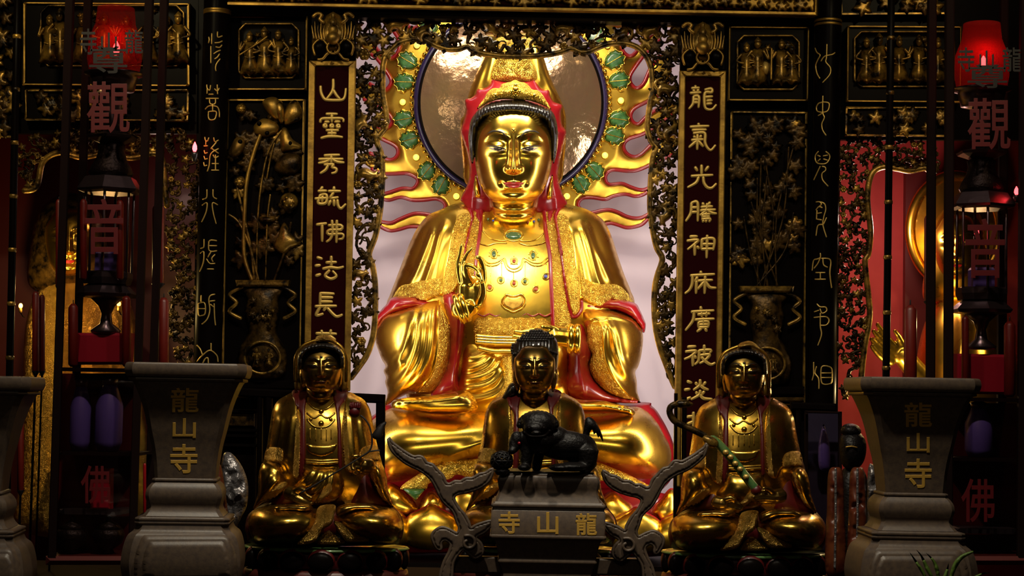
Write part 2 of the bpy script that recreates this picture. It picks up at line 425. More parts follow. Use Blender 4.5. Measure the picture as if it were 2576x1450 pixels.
def glyph(ch, cxp, cyp, wpx, hpx, Y, m, parent, name='carved_character', depth=.004, weight=.0, bv=None):
    """one written character, standing out of a board"""
    cu = bpy.data.curves.new('g', 'FONT'); cu.body = ch; cu.extrude = .02; cu.bevel_depth = max(weight, .004); cu.bevel_resolution = 1
    o = bpy.data.objects.new('g', cu); COL.objects.link(o)
    dg = bpy.context.evaluated_depsgraph_get(); n = bpy.data.meshes.new_from_object(o.evaluated_get(dg))
    v = np.array([tuple(q.co) for q in n.vertices]); F = [tuple(q.vertices) for q in n.polygons]
    bpy.data.objects.remove(o); bpy.data.curves.remove(cu); bpy.data.meshes.remove(n)
    lo, hi = v.min(0), v.max(0); v = (v-(lo+hi)/2)/(hi-lo)
    x, y, z = cxp+v[:, 0]*wpx, cyp-v[:, 1]*hpx, v[:, 2]*depth
    if bv is None: A = W(x, y, Y-z)
    else:
        D, T = cast(bv, np.stack([x, y], 1)); A = CAM+D*(T-z)[:, None]
    return obj(name, A, F, m, parent, False)
# ------------------------------------------------------------------ faces
FACE = [(1240, 264), (1292, 256), (1345, 264), (1371, 302), (1386.6, 326), (1391, 350), (1391, 387), (1385, 429), (1374, 466), (1359, 493), (1335, 511), (1308, 521), (1277, 522), (1250, 514), (1229, 499), (1211, 472), (1200, 438), (1194, 393), (1193, 350), (1196, 326), (1211, 302)]
def face(fx, fy, wpx, hpx, Y, m, parent, lip, white, dark, front=.19, urna=None, calm=1.0, res=2.3):
    """gilded head front; (fx, fy) hairline centre, wpx x hpx size in the photograph"""
    sx, sy = wpx/200, hpx/234
    def tr(P): P = np.asarray(P, float); return np.stack([fx+(P[:, 0]-1292)*sx, fy+(P[:, 1]-288)*sy], 1)
    k = wpx*pxm(Y)
    def G(u, v, u0, v0, su, sv): return np.exp(-((u-u0)/su)**2-((v-v0)/sv)**2)
    def fn(x, y, h):
        u = (x-fx)/wpx; v = (y-fy)/hpx; a = np.abs(u); d = np.zeros(len(u))
        wid = np.interp(v, [.1, .25, .45, .6], [.045, .034, .044, .062])
        amp = np.interp(v, [.10, .22, .34, .50, .585, .615, .65], [0, .020, .052, .105, .128, .07, 0])
        d += amp*np.exp(-(u/wid)**2)
        d += .042*G(a, v, .085, .588, .036, .032)
        arch = .20+.9*(a-.19)**2*2.2
        d += .020*np.exp(-((v-arch)/.03)**2)*np.clip((a-.03)/.05, 0, 1)*np.clip((.40-a)/.08, 0, 1)
        d -= .034*G(a, v, .10, .33, .055, .07)+.020*G(a, v, .25, .29, .12, .035)
        d += .038*G(a, v, .215, .342, .105, .040)
        d -= .022*G(a, v, .215, .425, .13, .030)
        d += .030*G(a, v, .27, .60, .13, .13)
        d += .020*G(u, v, 0, .74, .20, .08)
        lipw = np.clip(1-(a/.125)**2, 0, 1)
        d += .030*lipw*np.exp(-((v-.742)/.017)**2)+.034*lipw*np.exp(-((v-.788)/.019)**2)
        d -= .012*lipw*np.exp(-((v-.764)/.008)**2)
        d -= .020*G(a, v, .15, .745, .035, .03)
        d -= .012*G(u, v, 0, .68, .018, .035)
        d -= .022*G(u, v, 0, .845, .12, .022)
        d += .040*G(u, v, 0, .915, .13, .05)
        return d*k*calm
    f = puff('face', tr(FACE), Y, front, front*.7, m, parent, res=res*max(.62, sx), fn=fn, p=.52)
    bv = bvh_of([f]); R = max(1.2, 2.4*sx)
    for s in (-1, 1):
        mir = (lambda P: [(1292+(1292-x), y) for x, y in P]) if s > 0 else (lambda P: P)
        tube_ = dtube('eyebrow', tr(mir([(1226, 336), (1240, 330), (1257, 331), (1268, 337), (1276, 346)])), bv, .0042*sx*1.0, dark, f, step=R*1.5, taper=True)
        drape('eye', tr(mir([(1226, 370), (1238, 369), (1252, 371), (1266, 374), (1274, 377), (1264, 381), (1250, 382), (1236, 378)])), bv, .0025*sx, white, f, res=R, edge=3*sx)
        e2 = drape('iris', tr(mir([(1240, 370), (1252, 371.5), (1264, 374), (1262, 379), (1252, 381), (1242, 378)])), bv, .0045*sx, dark, f, res=R, edge=3*sx)
        dtube('eyelid', tr(mir([(1221, 368), (1236, 368), (1252, 370), (1266, 373), (1277, 379)])), bv, .0034*sx, dark, f, step=R*1.5, taper=True)
    drape('lips', tr([(1266, 459), (1276, 458), (1285, 457), (1292, 459), (1299, 457), (1308, 458), (1318, 459), (1312, 467), (1302, 473), (1292, 474.5), (1282, 473), (1272, 467)]), bv, .005*sx, lip, f, res=R, edge=4*sx)
    if urna:
        P = tr([(1292, 328)]); D, T = cast(bv, P); obj('urna', *ball(CAM+D[0]*T[0], .009*sx*1.2, 12, 8), urna, f)
    return f
# ------------------------------------------------------------------ the great seated statue in the niche
S = thing('seated_deity_statue', w1(1290, 1395, 0), 'huge gilded seated goddess statue with red lined hood, lit inside the niche', 'statue')
core = puff('robe', [(1165, 508), (1108, 528), (1076, 543), (1051, 572), (1030, 614), (1014, 655), (997, 700), (981, 742), (972, 775), (985, 860), (1010, 950), (1040, 1030), (1120, 1060), (1290, 1065), (1460, 1060), (1540, 1030), (1565, 950), (1585, 860), (1597, 770), (1586, 730), (1570, 690), (1553, 640), (1538, 594), (1517, 554), (1482, 530), (1450, 519), (1405, 510), (1290, 500)],
            .10, .34, .12, 'gold', S, res=5, p=.5)
bvc = bvh_of([core])
# neck with two creases
nk = puff('neck', [(1229, 480), (1228, 505), (1231, 530), (1238, 552), (1262, 566), (1292, 570), (1322, 566), (1346, 552), (1353, 530), (1356, 505), (1355, 480)], -.02, .215, .1, 'gold_face', S, res=3, p=.42,
          ridges=[([(1225, 517), (1260, 526), (1292, 528), (1325, 526), (1360, 517)], 5, .012), ([(1222, 537), (1260, 548), (1292, 551), (1325, 548), (1362, 537)], 6, .012), ([(1225, 532), (1292, 540), (1360, 532)], 2.5, -.008)])
# veil, hood lining, hair
puff('veil', [(1228, 88), (1355, 88), (1368, 145), (1388, 203), (1412, 255), (1424, 300), (1420, 400), (1400, 470), (1292, 490), (1180, 470), (1164, 400), (1158, 310), (1168, 288), (1178, 241), (1196, 190), (1218, 140)], .12, .13, .1, 'gold', S, res=4,
     ridges=[([(1238, 100), (1216, 170), (1190, 250)], 6, .018), ([(1228, 100), (1206, 170), (1180, 250)], 4, .014), ([(1346, 100), (1368, 180), (1396, 250)], 6, .018), ([(1356, 110), (1380, 190), (1408, 255)], 4, .014), ([(1248, 100), (1236, 160), (1222, 215)], 5, .014), ([(1338, 100), (1350, 160), (1362, 215)], 5, .014)])
puff('topknot_cover', [(1252, 96), (1334, 96), (1338, 140), (1346, 205), (1240, 205), (1248, 140)], .02, .10, .05, 'gold_emb', S, res=4, ridges=[([(1250, 152), (1292, 156), (1336, 152)], 3, .012), ([(1252, 146), (1292, 150), (1334, 146)], 2, .01)])
puff('hood', [(1241, 194), (1268, 197), (1296, 195), (1320, 197), (1344, 196), (1352, 211), (1362, 223), (1380, 227), (1384, 241), (1393, 256), (1414, 265), (1411, 284), (1414, 314), (1424.5, 332), (1419, 360), (1408, 408), (1405, 447), (1414, 484), (1427, 510), (1417, 524), (1406, 548), (1398, 590), (1385, 600), (1350, 560), (1292, 545), (1236, 560), (1200, 600), (1187, 590), (1184, 548), (1168, 515), (1159, 500), (1177, 460), (1181, 423), (1177, 393), (1168, 362), (1159, 332), (1163, 314), (1172, 281), (1170, 252), (1184, 247), (1195, 238), (1201, 225), (1223, 220), (1232, 211)], .02, .11, .06, 'red_lacquer', S, res=3.5, cap=.5,
     ridges=[([(1163, 330), (1185, 325)], 4, .012), ([(1162, 502), (1200, 498), (1222, 505)], 3, .012), ([(1424, 510), (1390, 500), (1366, 505)], 3, .012), ([(1423, 334), (1402, 330)], 4, .012), ([(1184, 540), (1190, 480), (1196, 440)], 5, .012), ([(1404, 545), (1396, 480), (1390, 440)], 5, .012)])
def horseshoe(o, i): return o+i
puff('hair', [(1189, 412), (1182, 393), (1178, 350), (1179, 332), (1184, 304), (1196, 284), (1211, 268), (1244, 253), (1296, 248), (1332, 253), (1368, 267), (1390, 281), (1401, 310), (1404, 350), (1400, 387), (1392, 412), (1386, 380), (1384, 345), (1376, 318), (1367, 304), (1349, 297), (1326, 292), (1292, 290), (1258, 291), (1234, 293), (1214, 304), (1203, 322), (1197, 350), (1196, 385)],
     -.20, .14, .12, 'hair_black', S, res=3, p=.5, ridges=[([(1216+i*19, 262-8*math.sin(i/8*3.14)), (1222+i*17.5, 297)], 4, .005) for i in range(9)])
crown = puff('crown', [(1200, 275), (1207, 262), (1219, 246), (1226, 232), (1241, 222), (1256, 222), (1262, 212), (1274, 208), (1284, 206), (1296, 201), (1308, 206), (1320, 208), (1330, 215), (1338, 225), (1354, 228), (1366, 240), (1374, 253), (1381, 264), (1386, 276), (1368, 266), (1332, 254), (1296, 251), (1256, 251), (1229, 259), (1212, 268)],
     -.25, .08, .06, 'gold_emb', S, res=2.6, ridges=[([(1228, 250), (1246, 232), (1262, 226), (1280, 212), (1296, 208), (1312, 212), (1330, 226), (1346, 234), (1362, 252)], 3, .010)])
bvk = bvh_of([crown])
for x, y, r in ((1297, 226, .016), (1287, 231, .010), (1307, 231, .010), (1297, 238, .012), (1297, 215, .009), (1246, 240, .012), (1344, 241, .012)):
    D, T = cast(bvk, np.array([(x, y)])); obj('crown_boss', *ball(CAM+D[0]*T[0], r), 'gold_face', crown)
FBIG = face(1292, 288, 200, 234, -.20, 'gold_face', S, 'lip_red', 'eye_white', 'brow_black', front=.20, urna='gold_face')
for P in ([(1196, 440), (1202, 452), (1208, 474), (1209, 496), (1200, 499), (1193, 492), (1191, 470)], [(1390, 440), (1384, 452), (1376, 476), (1375, 500), (1383, 503), (1390, 494), (1392, 470)]):
    puff('ear', P, -.13, .05, .04, 'gold_face', S, res=2.5)
# cape over both shoulders, its worked borders and red piping
capeL = [(1166, 518), (1110, 529), (1078, 545), (1053, 574), (1032, 616), (1016, 656), (999, 700), (984, 741), (978, 757), (990, 768), (1006, 772), (1021, 765), (1034, 755), (1042, 751), (1054, 758), (1072, 759), (1089, 751), (1108, 745), (1130, 744), (1149, 727), (1160, 690), (1170, 630), (1178, 590), (1189, 540)]
capeR = [(1404, 518), (1450, 521), (1481, 532), (1516, 556), (1536, 595), (1551, 640), (1568, 690), (1583, 730), (1594, 761), (1578, 770), (1557, 764), (1540, 756), (1530, 766), (1513, 774), (1495, 770), (1474, 760), (1462, 754), (1460, 780), (1449, 795), (1440, 793), (1430, 765), (1420, 706), (1412, 644), (1400, 582), (1391, 537)]
fL = [([(1153, 540), (1140, 588), (1128, 640), (1117, 692), (1112, 745)], 7, .014), ([(1122, 553), (1105, 592), (1092, 640), (1075, 692), (1060, 735)], 13, .034, 'S'), ([(1090, 570), (1076, 610), (1058, 655), (1042, 692), (1022, 724)], 11, .030, 'S'), ([(1140, 570), (1122, 610), (1108, 655), (1098, 700), (1085, 745)], 10, .016)]
fR = [([(1425, 545), (1437, 590), (1446, 640), (1452, 692), (1456, 745)], 7, .014), ([(1459, 556), (1478, 608), (1490, 650), (1504, 700), (1520, 735)], 13, .034, 's'), ([(1475, 560), (1495, 620), (1512, 655), (1528, 690), (1542, 715)], 11, .030, 's'), ([(1440, 560), (1452, 610), (1462, 655), (1470, 700), (1480, 745)], 10, .016)]
cl = drape('cape', capeL, bvc, .022, 'gold', S, res=3.4, edge=9, ridges=fL)
cr = drape('cape', capeR, bvc, .022, 'gold', S, res=3.4, edge=9, ridges=fR)
bvl, bvr = bvh_of([core, cl]), bvh_of([core, cr])
drape('cape_border', [(1154, 540), (1137, 588), (1127, 644), (1117, 692), (1112, 742), (1130, 741), (1147, 726), (1158, 690), (1168, 630), (1176, 592), (1187, 542)], bvl, .007, 'gold_emb', cl, res=4)
drape('cape_border', [(1428, 545), (1433, 575), (1443, 613), (1450, 665), (1459, 706), (1461, 752), (1459, 778), (1449, 792), (1441, 790), (1432, 764), (1422, 706), (1414, 644), (1402, 582), (1394, 540)], bvr, .007, 'gold_emb', cr, res=4)
drape('cape_hem', [(1004, 722), (1029, 713.5), (1050, 708), (1075, 703), (1095, 699), (1112, 699), (1108, 743), (1089, 749), (1072, 757), (1054, 756), (1042, 749), (1033, 753), (1020, 763), (1006, 770), (991, 766), (981, 757)], bvl, .007, 'gold_emb', cl, res=4)
drape('cape_hem', [(1461, 698), (1484, 707), (1515, 714), (1546, 714), (1567, 724), (1588, 748), (1592, 760), (1578, 768), (1557, 762), (1540, 754), (1530, 764), (1513, 772), (1495, 768), (1475, 758), (1463, 752)], bvr, .007, 'gold_emb', cr, res=4)
# collar bands and red edges
drape('collar_band', [(1190, 536), (1179, 590), (1171, 625), (1161, 700), (1146, 768), (1160, 790), (1196, 790), (1197, 700), (1201, 640), (1210, 582), (1221, 540), (1205, 528)], bvc, .012, 'gold_emb', S, res=4)
drape('collar_band', [(1360, 538), (1372, 582), (1382, 644), (1385, 706), (1388, 768), (1391, 845), (1415, 850), (1437, 812), (1429, 764), (1420, 706), (1411, 644), (1399, 582), (1390, 536), (1375, 528)], bvc, .012, 'gold_emb', S, res=4)
bva = bvh_of([core, cl, cr])
def redline(L, r=.008, tgt=None, m='red_lacquer'): return dtube('red_piping', L, tgt or bva, r, m, S, step=5, lift=.4)
redline([(1212, 530), (1208, 582), (1199, 640), (1195, 700), (1194, 785)], .010)
redline([(1368, 530), (1373, 582), (1383, 644), (1386, 706), (1389, 768), (1392, 850)], .011)
drape('collar_lining', [(1186, 520), (1196, 540), (1184, 582), (1174, 625), (1168, 622), (1178, 585), (1184, 545), (1172, 512), (1200, 506), (1212, 540), (1205, 560)], bva, .016, 'red_lacquer', S, res=3)
drape('collar_lining', [(1402, 516), (1391, 540), (1400, 590), (1409, 640), (1417, 640), (1408, 585), (1403, 545), (1416, 512), (1386, 504), (1376, 540), (1384, 560)], bva, .016, 'red_lacquer', S, res=3)
redline([(1176, 600), (1170, 630), (1160, 700), (1148, 760)], .007)
redline([(1405, 600), (1413, 644), (1421, 706), (1430, 765), (1439, 797)], .009)
redline([(1439, 797), (1450, 797), (1462, 780), (1463, 757)], .009)
# chest ornaments
chest = bvc
for L in ([(1214, 580), (1235, 600), (1262, 606), (1275, 604)], [(1306, 604), (1320, 607), (1350, 602), (1372, 582)], [(1206, 612), (1226, 618), (1248, 612), (1275, 612)], [(1206, 650), (1226, 668), (1250, 667), (1265, 655), (1275, 676), (1292, 684), (1310, 677), (1320, 657), (1340, 668), (1362, 668), (1380, 655)], [(1212, 648), (1228, 662), (1250, 660), (1268, 650), (1278, 670), (1292, 677), (1308, 670), (1318, 650), (1340, 661), (1362, 661), (1378, 648)], [(1306, 612), (1330, 618), (1360, 614), (1378, 606)]):
    dtube('necklace_chain', L, chest, .0042, 'gold_face', S, step=4, lift=.5)
for x, y0, y1 in ((1234, 668, 720), (1262, 662, 702), (1292, 684, 708), (1321, 660, 702), (1348, 668, 722), (1374, 665, 692)):
    dtube('necklace_pendant', [(x, y0), (x, (y0+y1)/2), (x, y1)], chest, .003, 'gold_face', S, step=5)
def gem(x, y, rx, ry, m, n='gem', set_=True):
    a = np.linspace(0, 2*math.pi, 17)[:-1]
    if set_:
        dtube('gem_setting', [(x+(rx+2.5)*math.cos(t), y+(ry+2.5)*math.sin(t)) for t in a], chest, .0045, 'gold_face', S, step=3, closed=True)
    drape(n, [(x+rx*math.cos(t), y+ry*math.sin(t)) for t in a], chest, .012, m, S, res=max(1.6, rx/4), edge=rx*.9)
gem(1292, 593, 21, 11.5, 'gem_green')
for x, y in ((1242, 639), (1341, 643)):
    gem(x, y, 6, 9, 'gem_green')
    for k in range(8):
        a = k*math.pi/4+.3; drape('necklace_flower', [(x+9*math.cos(a-.3), y+10*math.sin(a-.3)), (x+20*math.cos(a), y+20*math.sin(a)), (x+9*math.cos(a+.3), y+10*math.sin(a+.3))], chest, .009, 'gold_face', S, res=3, edge=5)
for k in range(8):
    a = k*math.pi/4; drape('necklace_flower', [(1293+8*math.cos(a-.35), 657+8*math.sin(a-.35)), (1293+19*math.cos(a), 657+18*math.sin(a)), (1293+8*math.cos(a+.35), 657+8*math.sin(a+.35))], chest, .010, 'gold_face', S, res=3, edge=5)
for x, y, m_ in ((1293, 657, 'gem_red'), (1293, 713, 'gem_red'), (1232, 724, 'gem_red'), (1348, 728, 'gem_red'), (1260, 705, 'gem_green'), (1321, 708, 'gem_green'), (1373, 696, 'gem_blue')): gem(x, y, 5.5, 5.5, m_)
for x, y, m_ in ((1228, 551, 'gem_green'), (1241, 555, 'gem_blue'), (1258, 558, 'gem_red'), (1274, 561, 'gem_green'), (1292, 562, 'gem_red'), (1310, 561, 'gem_green'), (1328, 559, 'gem_red'), (1343, 557, 'gem_blue'), (1355, 553, 'gem_green')): gem(x, y, 3.6, 3.6, m_, set_=False)
mk = [(1268, 750), (1275, 743), (1283, 745), (1292, 747), (1301, 745), (1310, 742), (1318, 750), (1320, 760), (1313, 773), (1301, 780), (1291, 783), (1280, 779), (1268, 772), (1263, 760)]
drape('heart_plaque', mk, chest, .010, 'gold_leafwork', S, res=3, edge=4)
dtube('plaque_rim', [(1292+(x-1292)*1.08, 762+(y-762)*1.08) for x, y in mk], chest, .006, 'gold_face', S, step=4, closed=True)
drape('plaque_slot', [(1282, 749), (1301, 749), (1301, 752), (1282, 752)], bvh_of([core]), .0115, 'ink_black', S, res=3, edge=1)
# apron, sash, hanging skirt folds
waist = puff('apron', [(1182, 784), (1200, 789), (1218, 783), (1236, 789), (1258, 784), (1278, 790), (1300, 784), (1320, 790), (1340, 786), (1360, 792), (1376, 786), (1392, 792), (1396, 850), (1385, 872), (1290, 878), (1200, 872), (1184, 840)], -.17, .09, .06, 'gold_emb', S, res=3.5, p=.42,
             ridges=[([(1205+i*27, 790), (1200+i*28, 860)], 6, .014, 's') for i in range(7)])
for i in range(6): ytube('apron_trim', [(1202+i*31, 790), (1216+i*31, 796), (1230+i*31, 790)], -.235, .004, 'red_lacquer', S)
sk = puff('skirt', [(1165, 800), (1185, 830), (1200, 858), (1290, 862), (1390, 860), (1420, 870), (1432, 900), (1432, 1000), (1400, 1040), (1290, 1060), (1180, 1040), (1150, 1000), (1157, 940), (1162, 880)], -.16, .13, .08, 'gold', S, res=4, p=.42,
          ridges=[([(1240, 890), (1220, 912), (1190, 926), (1165, 930)], 8, .030), ([(1262, 900), (1240, 932), (1205, 950), (1160, 958)], 8, .034), ([(1268, 922), (1244, 958), (1210, 974), (1162, 980)], 8, .032), ([(1232, 880), (1200, 900), (1168, 902)], 7, .022), ([(1280, 940), (1258, 985), (1220, 1003), (1170, 1008)], 8, .025), ([(1340, 890), (1370, 920), (1405, 930)], 8, .024), ([(1330, 905), (1360, 955), (1410, 970)], 8, .026), ([(1320, 930), (1350, 985), (1410, 1005)], 8, .024)])
for i, y in enumerate((846, 853, 860)): ytube('sash', [(1198, y), (1240, y+3), (1292, y+4), (1345, y+3), (1390, y)], -.285, .012, 'gold_face', S)
ytube('sash', [(1205, 876), (1240, 884), (1275, 884), (1310, 886), (1360, 882), (1388, 876)], -.285, .014, 'gold', S)
puff('skirt_border', [(1262, 900), (1280, 895), (1300, 900), (1300, 1000), (1275, 1010), (1245, 1000), (1262, 960)], -.285, .03, .02, 'gold_emb', S, res=4)
# red linings of the sleeves
puff('sleeve_lining', [(1112, 745), (1120, 735), (1134, 731), (1150, 733), (1164, 756), (1176, 795), (1170, 850), (1160, 906), (1154, 954), (1156, 995), (1085, 998), (1110, 950), (1128, 900), (1128, 820), (1116, 775)], -.16, .10, .06, 'red_lacquer', S, res=4, ridges=[([(1150, 740), (1156, 800), (1150, 880), (1140, 985)], 8, .02)])
puff('sleeve_lining', [(1428, 830), (1440, 815), (1456, 812), (1470, 822), (1480, 860), (1490, 890), (1482, 922), (1500, 962), (1540, 994), (1612, 1012), (1560, 1014), (1432, 996), (1428, 900)], -.16, .11, .06, 'red_lacquer', S, res=4, ridges=[([(1456, 880), (1462, 940), (1470, 1000)], 7, .03, 's')])
puff('cape_lining', [(990, 748), (1042, 746), (1060, 755), (1112, 745), (1112, 772), (1040, 780), (992, 792), (960, 810), (945, 840), (938, 826), (939, 810), (951, 790), (969, 769)], -.08, .12, .06, 'red_lacquer', S, res=4)
puff('cape_lining', [(1462, 752), (1500, 762), (1540, 752), (1595, 762), (1610, 781), (1621, 806), (1625, 818), (1619, 838), (1600, 812), (1570, 790), (1530, 780), (1490, 782), (1464, 785)], -.08, .12, .06, 'red_lacquer', S, res=4)
# great hanging sleeves
slL = puff('sleeve', [(1112, 745), (1090, 752), (1064, 762), (1038, 769), (1013, 775), (992, 782), (971, 791), (957, 805), (947, 824), (943, 844), (946, 865), (953, 886), (961, 906), (970, 922), (965, 934), (971, 950), (969, 963), (975, 985), (973, 999), (971, 1020), (1000, 1004), (1027, 992), (1054, 992), (1085, 991), (1106, 979), (1120, 958), (1129, 933), (1135, 902), (1139, 865), (1140, 824), (1129, 796), (1118, 768)], -.10, .26, .12, 'gold', S, res=3.6, p=.5,
           ridges=[([(1046, 770), (1034, 809), (1025, 845), (1014, 880), (990, 925)], 8, .034, 'S'), ([(1068, 764), (1057, 807), (1052, 844), (1045, 882), (1030, 920), (1005, 955), (975, 985)], 9, .036, 'S'), ([(1082, 758), (1072, 803), (1068, 850), (1062, 890), (1046, 930), (1015, 968), (980, 1000)], 8, .030, 'S'), ([(1096, 752), (1091, 803), (1088, 845), (1083, 886), (1070, 924), (1050, 957), (1022, 983), (985, 1008)], 7, .034), ([(965, 925), (985, 905), (1005, 885)], 5, .02), ([(970, 960), (995, 935), (1015, 910)], 5, .022), ([(1000, 796), (1020, 785), (1040, 778)], 7, .02)])
drape('sleeve_border', [(1104, 751), (1102, 782), (1102, 824), (1101, 865), (1095, 906), (1083, 944), (1065, 968), (1046, 988), (1054, 989), (1085, 987), (1103, 976), (1116, 956), (1125, 932), (1131, 902), (1135, 865), (1136, 826), (1126, 797), (1115, 770), (1109, 752)], bvh_of([slL]), .010, 'gold_emb', slL, res=4)
dtube('border_cord', [(1104, 751), (1102, 782), (1102, 824), (1101, 865), (1095, 906), (1083, 944), (1065, 968), (1046, 988)], bvh_of([slL]), .006, 'gold_face', slL, step=5)
slR = puff('sleeve', [(1462, 770), (1500, 776), (1545, 782), (1588, 798), (1610, 822), (1617, 840), (1617, 866), (1612, 901), (1605, 924), (1598, 937), (1602, 960), (1603, 985), (1609, 1013), (1584, 1010), (1563, 1006), (1539, 997), (1516, 985), (1497, 966), (1483, 945), (1477, 922), (1481, 903), (1486, 891), (1476, 880), (1472, 861), (1472, 838), (1466, 820), (1450, 812), (1456, 795)], -.10, .26, .12, 'gold', S, res=3.6, p=.5,
           ridges=[([(1502, 806), (1516, 830), (1518, 866), (1523, 901), (1535, 936), (1554, 966), (1579, 992), (1604, 1010)], 7, .034), ([(1526, 803), (1542, 837), (1549, 873), (1558, 905), (1572, 934), (1590, 965)], 8, .034, 's'), ([(1542, 805), (1556, 842), (1563, 877), (1573, 908), (1592, 955)], 8, .032, 's'), ([(1470, 808), (1510, 800), (1560, 800), (1600, 815)], 8, .035, 'S'), ([(1476, 790), (1520, 788), (1560, 790)], 5, .014), ([(1598, 930), (1588, 915), (1580, 890)], 5, .02)])
drape('sleeve_border', [(1478, 820), (1497, 816), (1513, 823), (1515, 860), (1521, 905), (1538, 946), (1575, 990), (1604, 1011), (1584, 1007), (1563, 1003), (1540, 994), (1518, 982), (1500, 964), (1487, 944), (1481, 922), (1485, 905), (1490, 891), (1480, 878), (1476, 861)], bvh_of([slR]), .010, 'gold_emb', slR, res=4)
# crossed legs, red seat cloth, feet
puff('seat_cloth', [(985, 1015), (955, 1034), (912, 1068), (894, 1115), (894, 1170), (915, 1215), (960, 1250), (1290, 1270), (1600, 1255), (1655, 1240), (1692, 1200), (1699, 1150), (1690, 1105), (1666, 1056), (1641, 1023), (1600, 1012), (1290, 1020)], -.02, .20, .12, 'red_lacquer', S, res=6)
kL = puff('leg', [(1000, 1024), (955, 1043), (918, 1080), (900, 1125), (903, 1170), (928, 1203), (970, 1216), (1050, 1206), (1130, 1190), (1230, 1168), (1300, 1140), (1330, 1090), (1310, 1050), (1260, 1034), (1150, 1036), (1060, 1030)], -.12, .48, .2, 'gold', S, res=5, p=.52,
          ridges=[([(1115, 1160), (1180, 1128), (1230, 1105), (1270, 1080)], 10, .02), ([(1140, 1172), (1200, 1148), (1260, 1115)], 8, .02), ([(1010, 1050), (1060, 1040), (1090, 1045)], 8, .014), ([(1040, 1052), (1075, 1048), (1110, 1056)], 5, .012)])
kR = puff('leg', [(1590, 1024), (1625, 1034), (1652, 1062), (1672, 1097), (1684, 1121), (1689, 1146), (1684, 1172), (1668, 1195), (1645, 1204), (1620, 1207), (1590, 1203), (1540, 1190), (1450, 1170), (1350, 1140), (1300, 1090), (1330, 1050), (1400, 1035), (1500, 1040)], -.12, .48, .2, 'gold', S, res=5, p=.52,
          ridges=[([(1500, 1062), (1540, 1052), (1575, 1060)], 8, .014), ([(1440, 1150), (1390, 1120), (1350, 1085)], 10, .02)])
toesL = [([(998+i*16, 1004-i*1.6), (1003+i*16, 1014-i*1.6)], 5.5, .016) for i in range(5)]
puff('foot', [(986, 1026), (985, 1014), (994, 1006), (1010, 1003), (1030, 1000), (1060, 998), (1090, 995), (1120, 990), (1160, 983), (1182, 988), (1197, 1008), (1200, 1030), (1170, 1040), (1100, 1043), (1040, 1036), (1005, 1030)], -.42, .12, .1, 'gold_face', S, res=3, ridges=toesL+[([(1010, 1014), (1060, 1010), (1120, 1003), (1165, 996)], 7, .02)])
toesR = [([(1586-i*15, 1030-i*3.0), (1582-i*15, 1040-i*3.0)], 5.5, .016) for i in range(5)]
puff('foot', [(1380, 1000), (1410, 996), (1462, 1006), (1500, 1007), (1525, 1010), (1544, 1016), (1560, 1019), (1584, 1024), (1597, 1034), (1593, 1046), (1566, 1041), (1520, 1040), (1474, 1040), (1420, 1034), (1385, 1024)], -.42, .12, .1, 'gold_face', S, res=3, ridges=toesR+[([(1410, 1010), (1462, 1018), (1520, 1020), (1560, 1027)], 7, .02)])
# worked cloth ends over the lotus seat
puff('hem_cloth', [(1012, 1222), (1050, 1195), (1095, 1172), (1138, 1156), (1185, 1155), (1240, 1160), (1240, 1210), (1190, 1205), (1150, 1195), (1131, 1206), (1081, 1216), (1070, 1232), (1013, 1233)], -.44, .05, .04, 'gold_emb', S, res=4)
puff('hem_cloth', [(1500, 1165), (1540, 1178), (1575, 1192), (1610, 1210), (1640, 1228), (1625, 1240), (1580, 1222), (1540, 1210), (1490, 1208)], -.44, .05, .04, 'gold_emb', S, res=4)
puff('green_cloth', [(1012, 1230), (1012, 1230), (1072, 1229), (1072, 1229), (1046, 1260), (1046, 1260)], -.45, .03, .03, 'leaf_green', S, res=4)
def petal(P, Y, tip=True):
    q = puff('lotus_petal', P, Y, .075, .05, 'gold', S, res=4.5, p=.5)
    c = np.mean(P, 0); puff('petal_edge', [tuple(c+(np.array(p)-c)*1.0+np.array([0, -3.5])) for p in P], Y+.03, .035, .03, 'red_lacquer', q, res=5)
for P in ([(975, 1222), (1000, 1226), (1035, 1258), (1057, 1290), (1020, 1310), (975, 1300), (950, 1265)], [(1060, 1262), (1085, 1236), (1112, 1256), (1120, 1290), (1085, 1300), (1055, 1290)], [(1140, 1240), (1185, 1218), (1230, 1250), (1235, 1300), (1180, 1320), (1135, 1295)], [(1250, 1250), (1290, 1225), (1335, 1250), (1340, 1300), (1290, 1320), (1245, 1300)], [(1400, 1250), (1440, 1225), (1485, 1250), (1490, 1300), (1440, 1320), (1395, 1300)], [(1508, 1262), (1541, 1238), (1570, 1258), (1596, 1285), (1580, 1325), (1535, 1335), (1505, 1300)], [(1640, 1290), (1665, 1255), (1690, 1232), (1712, 1262), (1710, 1310), (1670, 1330)]): petal(P, -.30)
for cx in (960, 1085, 1215, 1345, 1475, 1600, 1720):
    dy = (cx-1290)*.018; petal([(cx-68, 1322+dy), (cx-52, 1300+dy), (cx-22, 1285+dy), (cx, 1273+dy), (cx+24, 1286+dy), (cx+54, 1303+dy), (cx+68, 1324+dy), (cx+66, 1372+dy), (cx, 1388+dy), (cx-66, 1370+dy)], -.40)
puff('lotus_base', [(900, 1240), (1290, 1230), (1700, 1250), (1705, 1392), (1290, 1390), (890, 1380)], -.15, .14, .3, 'red_lacquer', S, res=10, p=.3)
